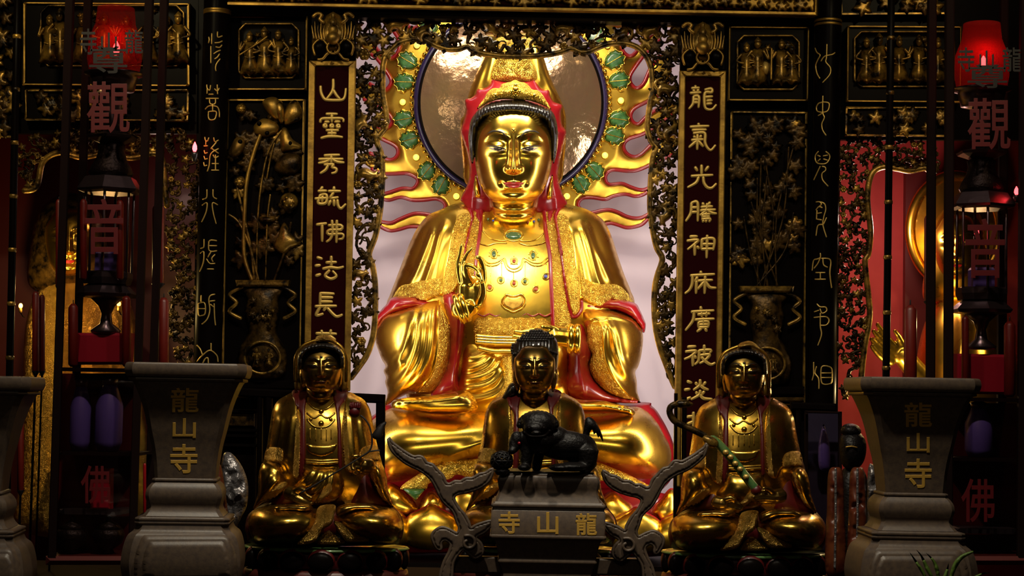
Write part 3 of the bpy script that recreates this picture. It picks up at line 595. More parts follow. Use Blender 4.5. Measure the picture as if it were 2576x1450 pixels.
# raised hand
def wrist_ring(x, y, tilt, Y, r):
    c = w1(x, y, Y); q = np.linspace(0, 2*math.pi, 25)[:-1]; u = np.array([-math.sin(tilt), 0, math.cos(tilt)])
    P = c+r*np.cos(q)[:, None]*u+r*np.sin(q)[:, None]*np.array([0, -1.0, 0]); obj('bracelet', *sweep(P, .0165, 10, 1, True), 'gold_face', S)
H = MB()
def fin(L, r0, r1, Y0, Y1, mb=None):
    ln = crom(L, False, 4); s = np.linspace(0, 1, len(ln)); (mb or H).add(*sweep(W(ln[:, 0], ln[:, 1], Y0+(Y1-Y0)*s), (r0+(r1-r0)*s), 10))
YH = -.42
H.add(*ball(w1(1185, 738, YH+.005), [.064, .036, .088], 20, 14)); H.add(*ball(w1(1182, 768, YH+.005), [.054, .038, .060], 20, 14)); H.add(*ball(w1(1207, 745, YH-.01), [.024, .028, .062], 16, 12))
fin([(1166, 785), (1174, 780), (1180, 768)], .046, .050, YH, YH, H)
fin([(1170, 770), (1168, 745), (1168, 718)], .036, .030, YH, YH-.01); fin([(1200, 770), (1204, 745), (1204, 718)], .034, .028, YH, YH-.01)
fin([(1163, 725), (1155, 690), (1152, 665), (1157, 640), (1161, 616)], .0175, .009, YH, YH-.02)
fin([(1172, 715), (1165, 685), (1166, 660), (1175, 640), (1187, 625)], .0175, .0095, YH-.02, YH-.04)
fin([(1183, 712), (1174, 690), (1172, 670), (1183, 669), (1198, 677), (1207, 688), (1213, 708)], .0185, .011, YH-.02, YH-.09)
fin([(1208, 725), (1216, 700), (1214, 672), (1207, 652), (1199, 648)], .020, .013, YH-.01, YH-.07)
fin([(1206, 765), (1215, 742), (1214, 718), (1206, 698), (1200, 690)], .022, .012, YH-.02, YH-.08)
remesh('hand', H, .0042, 'gold_face', S, 5)
for i, (a, b) in enumerate((((1143, 752), (1160, 800)), ((1152, 748), (1172, 795)))):
    ln = crom([a, ((a[0]+b[0])/2-4, (a[1]+b[1])/2+3), b, ((a[0]+b[0])/2+22, (a[1]+b[1])/2)], True, 4)
    wrist_ring((a[0]+b[0])/2+4+i*2, (a[1]+b[1])/2+2, .36, YH, .060)
fin2 = MB(); fin([(1150, 780), (1165, 778), (1178, 775)], .05, .05, YH, YH, fin2); obj('wrist', np.concatenate(fin2.v), fin2.f, 'gold_face', S)
# lowered hand in front of the belly
H2 = MB(); Y2 = -.40
fin([(1440, 852), (1415, 848), (1385, 846)], .048, .050, Y2, Y2-.03, H2)
fin([(1390, 838), (1350, 832), (1315, 836), (1294, 834)], .020, .008, Y2-.03, Y2-.06, H2); fin([(1388, 848), (1348, 846), (1312, 850), (1290, 846)], .020, .009, Y2-.04, Y2-.07, H2)
fin([(1388, 856), (1350, 858), (1318, 862), (1300, 860)], .020, .009, Y2-.03, Y2-.06, H2); fin([(1392, 862), (1358, 868), (1332, 872)], .018, .010, Y2-.02, Y2-.04, H2)
fin([(1410, 838), (1385, 826), (1362, 824)], .022, .012, Y2-.03, Y2-.07, H2)
remesh('hand', H2, .0045, 'gold_face', S, 5)
for x in (1436, 1452): wrist_ring(x, 853, 0.0, Y2, .058)
# ------------------------------------------------------------------ flaming halo behind it
YM = .42
HL = thing('flame_halo', w1(1290, 600, YM), 'gold flame edged halo plate with round bronze mirror behind the great statue', 'halo')
n1 = [(1055, 571), (1029, 571), (1004, 578), (983, 581), (967, 576), (952, 567)]
L6 = [(954, 557), (983, 561), (1004, 552), (1025, 543), (1045, 537), (1066, 538), (1087, 541), (1106, 536), (1120, 523), (1116, 509), (1097, 501), (1066, 504), (1037, 504), (1008, 497), (979, 504), (963, 501)]
L5 = [(963, 489), (983, 483), (1012, 474), (1037, 475), (1048, 465), (1051, 453), (1043, 445), (1023, 437), (990, 438), (963, 437), (935, 425)]
L4 = [(930, 385), (963, 398), (984, 402), (997, 394), (1001, 380), (992, 366), (957, 348), (930, 330)]
L3 = [(935, 312), (960, 322), (975, 321), (985, 310), (985, 298), (972, 282), (940, 262), (915, 250)]
L2 = [(930, 210), (955, 226), (968, 227), (980, 216), (983, 200), (965, 170), (945, 145), (925, 132)]
L1 = [(940, 112), (962, 138), (980, 146), (994, 140), (1004, 122), (1003, 100), (985, 70), (975, 45)]
T = [(1010, 30), (1022, 60), (1040, 70), (1056, 58), (1060, 30), (1100, 0), (1110, 25), (1128, 35), (1146, 25), (1150, -5), (1200, -10), (1215, 12), (1235, 20), (1250, 8), (1260, -15), (1330, -15), (1340, 10), (1355, 20), (1375, 8), (1380, -12), (1430, -5), (1440, 25), (1460, 35), (1475, 22), (1480, 0), (1530, 15), (1538, 50), (1555, 62), (1570, 50), (1575, 20)]
R1 = [(1600, 45), (1580, 80), (1565, 105), (1566, 125), (1577, 138), (1590, 139), (1605, 124), (1625, 100), (1645, 80)]
R2 = [(1660, 100), (1630, 130), (1612, 150), (1588, 185), (1585, 203), (1593, 217), (1604, 221), (1620, 208), (1637, 170), (1660, 140)]
R3 = [(1680, 225), (1640, 250), (1598, 272), (1587, 290), (1592, 306), (1607, 311), (1630, 290), (1670, 265)]
R4 = [(1690, 290), (1627, 333), (1582, 350), (1569, 366), (1575, 384), (1592, 394), (1612, 389), (1641, 362), (1680, 330)]
R5 = [(1690, 390), (1639, 414), (1606, 428), (1580, 431), (1543, 428), (1527, 436), (1523, 450), (1532, 464), (1564, 462), (1585, 470), (1606, 477), (1622, 477), (1640, 469)]
R6 = [(1640, 475), (1618, 490), (1597, 494), (1572, 489), (1543, 494), (1523, 502), (1492, 498), (1467, 499), (1456, 508), (1455, 520), (1468, 531), (1486, 536), (1512, 530), (1533, 528), (1554, 534), (1575, 544), (1595, 549), (1616, 547), (1638, 535)]
R7 = [(1638, 540), (1618, 563), (1597, 571), (1575, 573), (1556, 567), (1537, 562), (1520, 565)]
tips = dict(a=[(940, 560)], b=[(945, 494)], c=[(905, 400)], d=[(890, 318)], e=[(885, 225)], f=[(905, 110)], g=[(960, 30)])
outl = n1+tips['a']+L6+tips['b']+L5+tips['c']+L4+tips['d']+L3+tips['e']+L2+tips['f']+L1+tips['g']+T+R1+[(1665, 88)]+R2+[(1690, 140)]+R3+[(1695, 262)]+R4+[(1700, 340)]+R5+[(1650, 472)]+R6+[(1652, 535)]+R7+[(1480, 640), (1290, 660), (1100, 640)]
puff('flame_plate', outl, YM, .030, .03, 'gold_plate', HL, res=5, cap=.12, p=.5)
for L in (n1, L6, L5, L4, L3, L2, L1, R1, R2, R3, R4, R5, R6, R7): ytube('flame_edge', L, YM-.012, .0098, 'red_lacquer', HL, step=5)
for i in range(6): ytube('flame_edge', T[i*5:i*5+5], YM-.012, .0098, 'red_lacquer', HL, step=5)
cen, rad = (1285, 258), 230
cc = w1(*cen, YM); k = pxm(YM)
def ring(r): a = np.linspace(0, 2*math.pi, 97)[:-1]; return np.stack([cen[0]+r*np.cos(a), cen[1]+r*np.sin(a)], 1)
V, F, d = fill(ring(rad), 9, True); rr = np.hypot(V[:, 0]-cen[0], V[:, 1]-cen[1])/rad
DISC = obj('mirror_disc', W(V[:, 0], V[:, 1], YM-.10-.05*(1-rr**2)+.10*(V[:, 0]-cen[0])*k), F.tolist(), 'disc_bronze', HL)
ytube('disc_rim', ring(236), lambda x, y: YM-.065+.07*(x-cen[0])*k, .019, 'purple', HL, closed=True, step=20)
ytube('disc_rim_line', ring(230), lambda x, y: YM-.098+.10*(x-cen[0])*k, .007, 'black_lacquer', HL, closed=True, step=20)
b0 = None
for i in range(98):
    a = 2*math.pi*i/98; p = w1(cen[0]+249*math.cos(a), cen[1]+249*math.sin(a), YM-.045)
    if b0 is None: b0 = obj('bead', *ball(p, .0115, 12, 8), 'gold_face', HL); p0 = p
    else: dup(b0, p-p0, HL)
for x, y, a in ((1025, 153, 150), (1017, 206, 178), (1016, 300, 190), (1031, 351, 195), (1074, 430, 230), (1110, 466, 240), (1079, 65, 120), (1546, 151, 30), (1558, 203, 5), (1557, 300, -8), (1545, 342, -15), (1495, 430, -48), (1460, 462, -58), (1500, 90, 60)):
    a = math.radians(-a); c, s = math.cos(a), math.sin(a)
    P = [(-25, -5), (-16, -16), (-6, -20), (0, -26), (8, -20), (14, -22), (18, -12), (25, -8), (22, 0), (27, 6), (18, 12), (16, 20), (6, 18), (0, 25), (-8, 18), (-18, 17), (-22, 8), (-27, 4)]
    lf = puff('leaf_ornament', [(x+p*c-q*s, y+p*s+q*c) for p, q in P], YM-.030, .022, .02, 'leaf_green', HL, res=3.2, cap=.5)
    for sg in (-1, 1):
        ytube('leaf_scroll', [(x+u*c-v*sg*s, y+u*s+v*sg*c) for u, v in ((8, 21), (1, 24), (-5, 19), (-2, 13), (4, 14), (3, 18))], YM-.046, .0026, 'gold_face', lf, step=3)
    for q in (0,):
        ytube('leaf_vein', [(x+22*-c-0*s*0, y-22*s), (x+(6*c-q*.5*s), y+(6*s+q*.5*c)), (x+(20*c-q*s), y+(20*s+q*c))], YM-.053, .0022, 'gold_face', lf)
    ytube('leaf_rim', [(x+p*c*1.06-q*s*1.06, y+p*s*1.06+q*c*1.06) for p, q in P], YM-.030, .0042, 'gold_face', lf, closed=True)
for x, y in ((1049, 114), (1013, 257), (1047, 396), (1148, 494), (1528, 114), (1562, 253), (1522, 391), (1426, 494), (1159, 78), (1215, 95), (1318, 98), (1423, 86)):
    p = w1(x, y, YM-.045); bb = obj('bulb', *ball(p, [.0165, .016, .0165]), 'bulb_glow', HL)
    obj('bulb_socket', *ball(p+[0, .012, 0], [.0185, .012, .0185]), 'gold_plate', bb)
# ------------------------------------------------------------------ pierced vine carving around the niche
YF = -.55
random.seed(11)
LEAF5 = [((.76+.21*math.cos(5*q)+.05*math.cos(15*q))*math.sin(q), -(.76+.21*math.cos(5*q)+.05*math.cos(15*q))*math.cos(q)) for q in np.arange(30)/30*2*math.pi]
def leaf_at(x, y, s, a, Y, par, m='carved_gilt', name='leaf', sq=1.0):
    c, q = math.cos(a), math.sin(a)
    return puff(name, [(x+s*(u*c-v*sq*q), y+s*(u*q+v*sq*c)) for u, v in LEAF5], Y, .011, .010, m, par, res=max(2.4, s/5), p=.5,
                ridges=[([(x+s*.8*(u*c-v*q), y+s*.8*(u*q+v*c)), (x+s*.1*c, y+s*.1*q)], s*.12, -.007) for u, v in ((0, -.9), (.86, -.28), (.53, .73), (-.53, .73), (-.86, -.28))])
def pierced(name, poly, label, n, spacing, edge, animals, edge_r=.0145):
    P = np.array(poly, float); t = thing(name, w1(P[:, 0].mean(), P[:, 1].max(), YF), label, 'carving')
    o = crom(poly, True, 12); lo, hi = o.min(0), o.max(0); C = [np.array(a[:2], float) for a in animals]; na = len(C)
    tries = 0
    while len(C) < n and tries < 6000:
        tries += 1; q = lo+(hi-lo)*np.array([random.random(), random.random()])
        if not inside(o, q[None])[0] or pdist(q[None], o, True)[0][0] < 5: continue
        if min([1e9]+[np.hypot(*(q-c)) for c in C]) < spacing: continue
        C.append(q)
    C = np.array(C)
    for i, c in enumerate(C):                       # stems from each knot to its neighbours
        dd = np.hypot(*(C-c).T); nb = [j for j in np.argsort(dd)[1:4] if j > i or random.random() < .35]
        for j in nb[:2]:
            mid = (c+C[j])/2; pe = np.array([-(C[j]-c)[1], (C[j]-c)[0]])*random.uniform(-.45, .45)
            if inside(o, (mid+pe)[None])[0]: ytube('vine', [c, mid+pe, C[j]], YF+random.uniform(-.008, .008), random.uniform(.005, .010), 'carved_dark', t, step=7, seg=6)
    for i, c in enumerate(C[na:]):
        k = random.random(); s = random.uniform(1.0, 1.45)*spacing
        if k < .60: leaf_at(c[0], c[1], s*.80, random.uniform(0, 6.28), YF-.012, t, random.choice(['carved_gilt', 'carved_dark', 'carved_dark']))
        elif k < .92:
            a0 = random.uniform(0, 6.28); sg = random.choice([-1, 1])
            ytube('tendril', [(c[0]+s*.62*(1-.16*q)*math.cos(a0+sg*q), c[1]+s*.62*(1-.16*q)*math.sin(a0+sg*q)) for q in np.linspace(0, 5.2, 9)], YF-.008, .0058, 'carved_dark', t, step=5, seg=6, taper=.5)
        else:
            for q in range(6):
                a = q*1.05+k; p = w1(c[0]+s*.24*math.cos(a), c[1]+s*.24*math.sin(a), YF-.016); obj('grape', *ball(p, s*.24*pxm(YF), 8, 6), 'carved_gilt', t)
    for x, y, a, s in animals:
        c, q = math.cos(a), math.sin(a); tr = lambda u, v: (x+s*(u*c-v*q), y+s*(u*q+v*c))
        b = puff('squirrel', [tr(*p) for p in [(-1, .5), (-1.05, 0), (-.7, -.5), (-.1, -.6), (.4, -.55), (.62, -.95), (.8, -.9), (.85, -.6), (1.15, -.4), (1.05, -.15), (.75, 0), (.6, .45), (.7, .8), (.35, .85), (.1, .5), (-.35, .6), (-.4, .95), (-.75, .95)]], YF-.02, .04, .02, 'carved_gilt', t, res=3, p=.55)
        ytube('tail', [tr(-.9, .3), tr(-1.35, -.1), tr(-1.2, -.7), tr(-.8, -1.0)], YF-.025, s*.22*pxm(YF), 'carved_gilt', b, taper=.4)
    for E_ in edge: ytube('edge_moulding', E_, YF-.006, edge_r, 'carved_gilt', t, step=6)
    return t
inL = [(969, 143), (963, 174), (963, 236), (971, 284), (970, 318), (948, 352), (958, 385), (962, 428), (960, 482), (955, 538), (944, 594), (928, 640), (936, 665), (943, 710), (944, 760), (942, 820), (935, 860), (922, 895), (902, 925), (882, 952)]
inT = [(969, 143), (983, 127), (1004, 108), (1035, 100), (1066, 100), (1099, 116), (1128, 124), (1155, 123), (1176, 117), (1192, 129), (1234, 138), (1287, 142), (1357, 140), (1410, 131), (1438, 122), (1460, 131), (1484, 129), (1515, 115), (1550, 108), (1586, 112), (1610, 124), (1628, 145), (1639, 173)]
inR = [(1639, 173), (1642, 226), (1636, 257), (1629, 319), (1638, 355), (1651, 372), (1643, 397), (1638, 445), (1635, 507), (1638, 548), (1645, 594), (1653, 625), (1666, 652), (1655, 690), (1648, 720), (1646, 760), (1647, 800), (1652, 840), (1662, 880), (1675, 915), (1690, 955), (1699, 975)]
pierced('openwork_carving', [(964, 176)]+inL[2:]+[(881, 940), (885, 700), (890, 420), (896, 168)], 'pierced vine carving with squirrels down the left side of the bright niche', 74, 19.0, [inL], [(906, 312, -.6, 26), (925, 440, .5, 24), (905, 690, .2, 20)])
pierced('openwork_carving', [(1640, 190)]+inR[1:]+[(1701, 960), (1704, 700), (1708, 420), (1711, 196)], 'pierced vine carving with squirrels down the right side of the bright niche', 76, 19.0, [inR], [(1678, 225, .3, 24), (1688, 330, -.4, 24), (1672, 545, 2.4, 22)])
pierced('openwork_carving', inT+[(1712, 165), (1714, 62), (1500, 55), (1290, 50), (1100, 45), (897, 40), (896, 140)], 'pierced vine carving hanging across the top of the bright niche', 105, 23, [inT, [(897, 42), (1290, 52), (1714, 62)]], [(1000, 62, .2, 26), (1065, 78, -.5, 24), (1236, 70, 1.4, 22), (1420, 72, .2, 24), (1640, 75, -.2, 26), (1560, 82, 2.8, 22)])
# ------------------------------------------------------------------ couplet boards
YB = -.66
def brush(t, z, L):
    """one brush written character; L: strokes in a magnified view z = (x0, y0, scale)"""
    mb = MB(); k = pxm(YB)
    for l in L:
        ln = crom([(z[0]+x/z[2], z[1]+y/z[2]) for x, y in l], False, 3); n = len(ln); q = np.linspace(0, 1, n)
        mb.add(*sweep(W(ln[:, 0], ln[:, 1], np.full(n, YB-.003)), (3.6+1.0*np.sin(q*3.1+.4))*k, 8, .55))
    mb.build('carved_character', 'gold_letter', t)
ZA, ZB_, ZC, ZD, ZE, ZF = (540, 0, 3.452), (480, 400, 2.9), (770, 560, 4.264), (1640, 0, 3.296), (1640, 420, 3.02), (1680, 860, 3.816)
def circ(x, y, r): return [(x+r*math.cos(q), y+r*math.sin(q)) for q in np.linspace(0, 6.4, 10)]
LEFT = [(ZA, [[(1030, 690), (1030, 760), (1015, 805), (970, 862)], [(1030, 780), (1060, 830), (1090, 862)], [(920, 750), (925, 805), (950, 855), (985, 868), (1100, 868), (1130, 840), (1140, 770)]]),
 (ZA, [[(970, 990), (1065, 990)], [(1018, 990), (1018, 1060)], [(918, 1062), (930, 1032), (1018, 1028), (1110, 1030), (1118, 1058)], [(958, 1060), (995, 1058)], [(1045, 1058), (1088, 1056)], circ(960, 1092, 13), circ(1018, 1094, 13), circ(1074, 1096, 13), [(970, 1132), (1075, 1132)], [(1018, 1132), (1018, 1185)], [(985, 1158), (1055, 1158)], [(925, 1200), (980, 1186), (1060, 1186), (1110, 1192)]]),
 (ZB_, [[(975, -25), (1085, -30)], [(1025, -30), (1025, 30)], [(935, 2), (1110, 0)], [(1020, 0), (980, 22), (932, 30)], [(1028, 0), (1070, 22), (1118, 26)], [(975, 42), (1040, 40), (1030, 60), (1062, 72), (1058, 96), (1028, 105)], [(1000, 46), (985, 78), (945, 105)]]),
 (ZB_, [[(960, 205), (942, 238)], [(930, 235), (990, 232)], [(908, 290), (1002, 285)], [(945, 262), (930, 322), (985, 320), (990, 262), (945, 262)], [(961, 272), (958, 310)], [(1005, 235), (1092, 235)], [(1045, 205), (1045, 235)], [(1040, 248), (1020, 285), (1075, 280)], [(1020, 305), (1005, 338)], [(1045, 300), (1045, 342)], [(1070, 300), (1075, 340), (1095, 362), (1130, 330)]]),
 (ZB_, [[(918, 480), (990, 470)], [(958, 480), (958, 602)], [(1030, 450), (1035, 530), (1020, 580), (990, 605)], [(1065, 450), (1062, 610)], [(1005, 485), (1095, 485), (1095, 515), (1010, 520), (1005, 550), (1105, 548), (1108, 580), (1080, 586)]]),
 (ZC, [[(120, 375), (172, 390)], [(100, 465), (152, 458)], [(105, 572), (155, 555)], [(270, 365), (270, 490)], [(215, 430), (325, 425)], [(180, 497), (260, 482), (340, 490), (400, 475)], [(250, 515), (205, 570), (265, 605), (325, 575), (285, 522)]]),
 (ZC, [[(155, 755), (150, 895)], [(155, 760), (300, 765)], [(155, 805), (285, 805)], [(155, 850), (280, 850)], [(100, 900), (325, 895)], [(150, 905), (108, 995), (182, 980)], [(215, 900), (188, 945)], [(230, 920), (290, 985), (330, 1010), (388, 990)]]),
 (ZC, [[(108, 1190), (325, 1195)], [(165, 1160), (175, 1215)], [(265, 1155), (255, 1215)], [(120, 1235), (115, 1345)], [(120, 1235), (170, 1235), (142, 1272), (168, 1305)], [(255, 1220), (200, 1258)], [(255, 1220), (312, 1258)], [(215, 1278), (292, 1278)], [(195, 1308), (320, 1305)], [(245, 1310), (205, 1350), (300, 1350)]])]
RIGHT = [(ZD, [[(330, 732), (392, 728)], [(360, 712), (362, 732)], [(345, 745), (352, 766)], [(385, 742), (375, 766)], [(318, 772), (405, 766)], [(345, 800), (340, 860), (308, 902)], [(345, 800), (388, 800), (386, 892)], [(345, 825), (385, 825)], [(345, 850), (385, 850)], [(440, 745), (492, 735), (496, 766), (440, 772), (438, 880), (460, 906), (500, 906), (532, 870)], [(440, 806), (502, 800)], [(455, 836), (500, 831)], [(455, 862), (496, 858)]]),
 (ZD, [[(385, 1025), (390, 1045)], [(318, 1052), (472, 1045)], [(335, 1080), (450, 1075)], [(345, 1106), (435, 1103), (440, 1180), (460, 1225), (490, 1245), (526, 1205)], [(330, 1162), (425, 1156)], [(378, 1118), (375, 1240)], [(348, 1130), (360, 1146)], [(408, 1125), (398, 1143)], [(370, 1168), (308, 1222)], [(384, 1168), (425, 1215)]]),
 (ZE, [[(377, -12), (377, 68)], [(328, 2), (345, 30)], [(428, -2), (405, 30)], [(300, 70), (462, 62)], [(355, 75), (335, 120), (272, 156)], [(390, 75), (395, 120), (420, 155), (455, 160), (488, 128)]]),
 (ZE, [[(300, 275), (295, 350), (258, 412)], [(300, 275), (346, 272), (348, 412)], [(300, 310), (345, 308)], [(300, 345), (345, 343)], [(385, 275), (395, 295)], [(440, 270), (425, 295)], [(375, 306), (460, 300)], [(370, 332), (482, 325)], [(420, 280), (410, 330), (368, 366)], [(425, 330), (455, 350), (490, 355)], [(385, 360), (385, 396)], [(385, 362), (440, 360)], [(412, 348), (412, 395)], [(382, 379), (438, 378)], [(380, 398), (442, 395), (435, 417)], [(392, 406), (386, 419)], [(412, 406), (411, 419)]]),
 (ZE, [[(290, 530), (345, 528)], [(268, 562), (350, 556), (320, 590), (272, 627)], [(325, 592), (325, 672)], [(345, 605), (357, 622)], [(380, 550), (378, 626)], [(380, 550), (470, 548), (465, 632)], [(378, 588), (468, 587)], [(378, 625), (465, 622)], [(420, 522), (415, 692)]]),
 (ZE, [[(370, 795), (375, 818)], [(295, 826), (475, 816)], [(308, 826), (305, 890), (285, 935), (252, 962)], [(345, 838), (328, 872)], [(338, 868), (335, 962)], [(352, 866), (460, 860)], [(405, 830), (400, 962)], [(400, 870), (350, 928)], [(406, 870), (440, 915), (486, 920)]]),
 (ZE, [[(370, 1065), (375, 1092)], [(300, 1102), (470, 1092)], [(320, 1102), (310, 1170), (256, 1242)], [(350, 1122), (440, 1116)], [(378, 1104), (380, 1138)], [(415, 1102), (412, 1136)], [(330, 1162), (472, 1155)], [(355, 1182), (355, 1222)], [(355, 1180), (426, 1178), (425, 1220)], [(390, 1150), (390, 1218)], [(355, 1201), (425, 1199)], [(355, 1222), (425, 1219)], [(375, 1230), (343, 1252)], [(405, 1230), (417, 1250)]]),
 (ZF, [[(192, 50), (268, 45)], [(172, 96), (270, 90), (222, 140), (160, 168)], [(240, 132), (240, 232)], [(258, 138), (270, 158)], [(300, 86), (300, 150), (290, 190), (262, 218)], [(300, 86), (412, 80), (405, 108)], [(350, 35), (350, 130)], [(305, 132), (400, 126), (350, 185), (308, 207)], [(325, 150), (370, 195), (415, 220), (452, 204)]]),
 (ZF, [[(188, 380), (228, 396)], [(162, 462), (212, 456)], [(172, 557), (218, 535)], [(310, 368), (305, 420), (248, 462)], [(310, 415), (345, 445), (388, 462)], [(268, 394), (282, 416)], [(362, 390), (340, 416)], [(310, 470), (300, 512), (226, 554)], [(310, 510), (345, 545), (424, 552)], [(272, 485), (286, 506)], [(348, 480), (330, 506)]]),
 (ZF, [[(188, 722), (246, 716)], [(188, 792), (246, 766)], [(246, 680), (246, 830)], [(302, 680), (302, 800), (330, 822), (372, 800)], [(302, 748), (362, 716)]])]
def board(q, inner, chars, label):
    t = thing('couplet_board', w1((q[2][0]+q[3][0])/2, q[2][1], YB), label, 'board')
    slab('backing', q, YB+.006, .04, 'black_lacquer', t)
    slab('field', inner, YB, .02, 'maroon_field', t, .05)
    for a, b, c, d in ((q[0], q[1], inner[1], inner[0]), (q[1], q[2], inner[2], inner[1]), (q[3], q[0], inner[0], inner[3])):
        slab('gilt_border', [a, b, c, d] if a is q[0] and b is q[1] else ([inner[1], q[1], q[2], inner[2]] if b is q[2] else [q[0], inner[0], inner[3], q[3]]), YB-.012, .03, 'gilt_frame', t, .15)
    for z_, l_ in chars: brush(t, z_, l_)
board([(780, 152), (895, 152), (879, 985), (763, 985)], [(794, 166), (880, 166), (864, 985), (778, 985)],
      LEFT,
      'tall narrow board with eight gold characters left of the niche')
board([(1710, 177), (1827, 178), (1812, 1225), (1695, 1225)], [(1725, 192), (1811, 193), (1797, 1225), (1711, 1225)],
      RIGHT,
      'tall narrow board with gold characters right of the niche')
# ------------------------------------------------------------------ beast masks on top of the boards
def mask(cx, cy, label):
    Y = -.70; t = thing('beast_mask', w1(cx, cy+62, Y), label, 'carving')
    slab('backing', [(cx-56, cy-60), (cx+56, cy-60), (cx+57, cy+60), (cx-57, cy+60)], Y+.04, .04, 'black_lacquer', t)
    puff('face', [(cx-20, cy-50), (cx-9, cy-58), (cx, cy-62), (cx+9, cy-58), (cx+20, cy-50), (cx+34, cy-20), (cx+50, cy-4), (cx+52, cy+22), (cx+32, cy+16), (cx+22, cy+28), (cx, cy+36), (cx-22, cy+28), (cx-32, cy+16), (cx-52, cy+22), (cx-50, cy-4), (cx-34, cy-20)], Y+.01, .05, .03, 'carved_gilt', t, res=3.2)
    sn = MB(); L = [(cx, cy-60), (cx, cy-40), (cx, cy-20), (cx, cy+4)]
    ln = crom(L, False, 4); s = np.linspace(0, 1, len(ln)); sn.add(*sweep(W(ln[:, 0], ln[:, 1], Y-.03-.04*s), .006+.024*s+.003*np.sin(s*22), 10)); sn.build('snout', 'carved_gilt', t)
    obj('nose', *ball(w1(cx, cy+4, Y-.085), .030), 'gilt_frame', t)
    for sg in (-1, 1):
        obj('eye', *ball(w1(cx+sg*32, cy+28, Y-.01), [.042, .03, .040]), 'black_lacquer', t)
        ytube('brow', [(cx+sg*14, cy+22), (cx+sg*30, cy+6), (cx+sg*50, cy+22), (cx+sg*46, cy+46)], Y-.03, .006, 'gilt_frame', t)
        for k in range(5): ytube('mane', [(cx+sg*(20+k*7), cy+10-k), (cx+sg*(24+k*7), cy-8-k*2), (cx+sg*(22+k*8), cy-28-(k % 2)*10)], Y-.03, .0075, 'gilt_frame' if k % 2 else 'carved_gilt', t, taper=.8)
        ytube('horn', [(cx+sg*22, cy-34), (cx+sg*34, cy-44), (cx+sg*28, cy-54), (cx+sg*40, cy-58), (cx+sg*50, cy-50)], Y-.02, .009, 'carved_gilt', t)
        ytube('whisker', [(cx+sg*4, cy+38), (cx+sg*16, cy+44), (cx+sg*26, cy+56), (cx+sg*38, cy+58)], Y-.03, .007, 'gilt_frame', t)
    a = np.linspace(0, 6.283, 13)[:-1]
    ytube('ring', [(cx+15*math.cos(q), cy+28+15*math.sin(q)) for q in a], Y-.045, .006, 'gilt_frame', t, closed=True)
mask(838, 92, 'gilt beast mask with a ring above the left couplet board')
mask(1768, 117, 'gilt beast mask with a ring above the right couplet board')
# ------------------------------------------------------------------ carved relief panels
YP = -.60
def goldline(q, t, w=3.2, m='gilt_frame', Y=YP-.02, name='gilt_line'):
    q = [np.array(p, float) for p in q]; c = sum(q)/4
    for i in range(4):
        a, b = q[i], q[(i+1) % 4]; n = lambda p: p+np.sign(c-p)*w
        slab(name, sorted_quad([a, b, n(b), n(a)]), Y, .03, m, t, .2)
def sorted_quad(P):
    P = np.array(P); c = P.mean(0); a = np.arctan2(P[:, 1]-c[1], P[:, 0]-c[0]); return [tuple(p) for p in P[np.argsort(a)]]
def figure(x, y, h, par, Y, m='carved_gilt', lean=0, hat=True):
    """small robed figure carved in relief; (x, y) its feet, h its height in the photograph"""
    w_ = h*.155; X = lambda u, v: (x+u*w_+lean*v*h, y-v*h)
    b = puff('carved_figure', [X(-1.5, 0), X(-1.3, .16), X(-.8, .43), X(-.95, .6), X(-.85, .74), X(-.35, .8), X(.35, .8), X(.85, .74), X(.95, .6), X(.8, .43), X(1.3, .16), X(1.5, 0), X(.6, .04), X(0, -.02), X(-.6, .04)], Y-.01, .04, .02, m, par, res=max(2.2, h/26), p=.5,
             ridges=[([X(u, .7), X(u*1.2, .35), X(u*1.5, .03)], w_*.18, .016) for u in (-.6, 0, .6)])
    for sg in (-1, 1):
        up = random.random() < .35; ytube('arm', [X(sg*.8, .74), X(sg*1.5, .58), X(sg*(1.2 if up else .25), .78 if up else .52)], Y-.038, h*.034*pxm(Y), m, b, taper=.35, step=3, seg=7)
    ytube('belt', [X(-.75, .44), X(0, .41), X(.75, .44)], Y-.048, h*.016*pxm(Y), m, b, step=4, seg=6)
    p = w1(*X(0, .88), Y-.025); r = h*.075*-0+h*.075*pxm(Y); obj('head', *ball(p, [r, r, r*1.2], 10, 8), m, b)
    if hat: obj('hat', *lathe(p+[0, 0, r*.7], [(r*1.1, 0), (r*1.0, r*.4), (r*.6, r*.9), (r*.15, r*1.5)], 10), m, b)
    return b
def scatter(par, x0, y0, x1, y1, n, s, Y, ms=('carved_gilt', 'carved_dark')):
    for _ in range(n): leaf_at(random.uniform(x0, x1), random.uniform(y0, y1), random.uniform(.7, 1.2)*s, random.uniform(0, 6.28), Y-.01, par, random.choice(ms))
def panel(q, rel, label, figs, bright='gilt_frame', extra=0):
    t = thing('relief_panel', w1((q[2][0]+q[3][0])/2, q[2][1], YP), label, 'panel')
    slab('board', q, YP, .05, 'black_lacquer', t)
    goldline(q, t, 4.0, bright)
    x0, y0, x1, y1 = rel; c = min(x1-x0, y1-y0)*.12
    rim = [(x0+c, y0), (x1-c, y0), (x1, y0+c), (x1, y1-c), (x1-c, y1), (x0+c, y1), (x0, y1-c), (x0, y0+c)]
    cor = [p for p in rim for _ in (0, 1)]
    puff('relief_ground', cor, YP-.004, .012, .01, 'black_lacquer', t, res=8, cap=.2)
    ytube('relief_rim', cor, YP-.012, .0055, 'carved_gilt', t, closed=True, step=8)
    scatter(t, x0+8, y0+8, x1-8, y0+(y1-y0)*.35, 5+extra, 12, YP-.012)
    for f in figs: figure(*f, t, YP-.02)
    return t
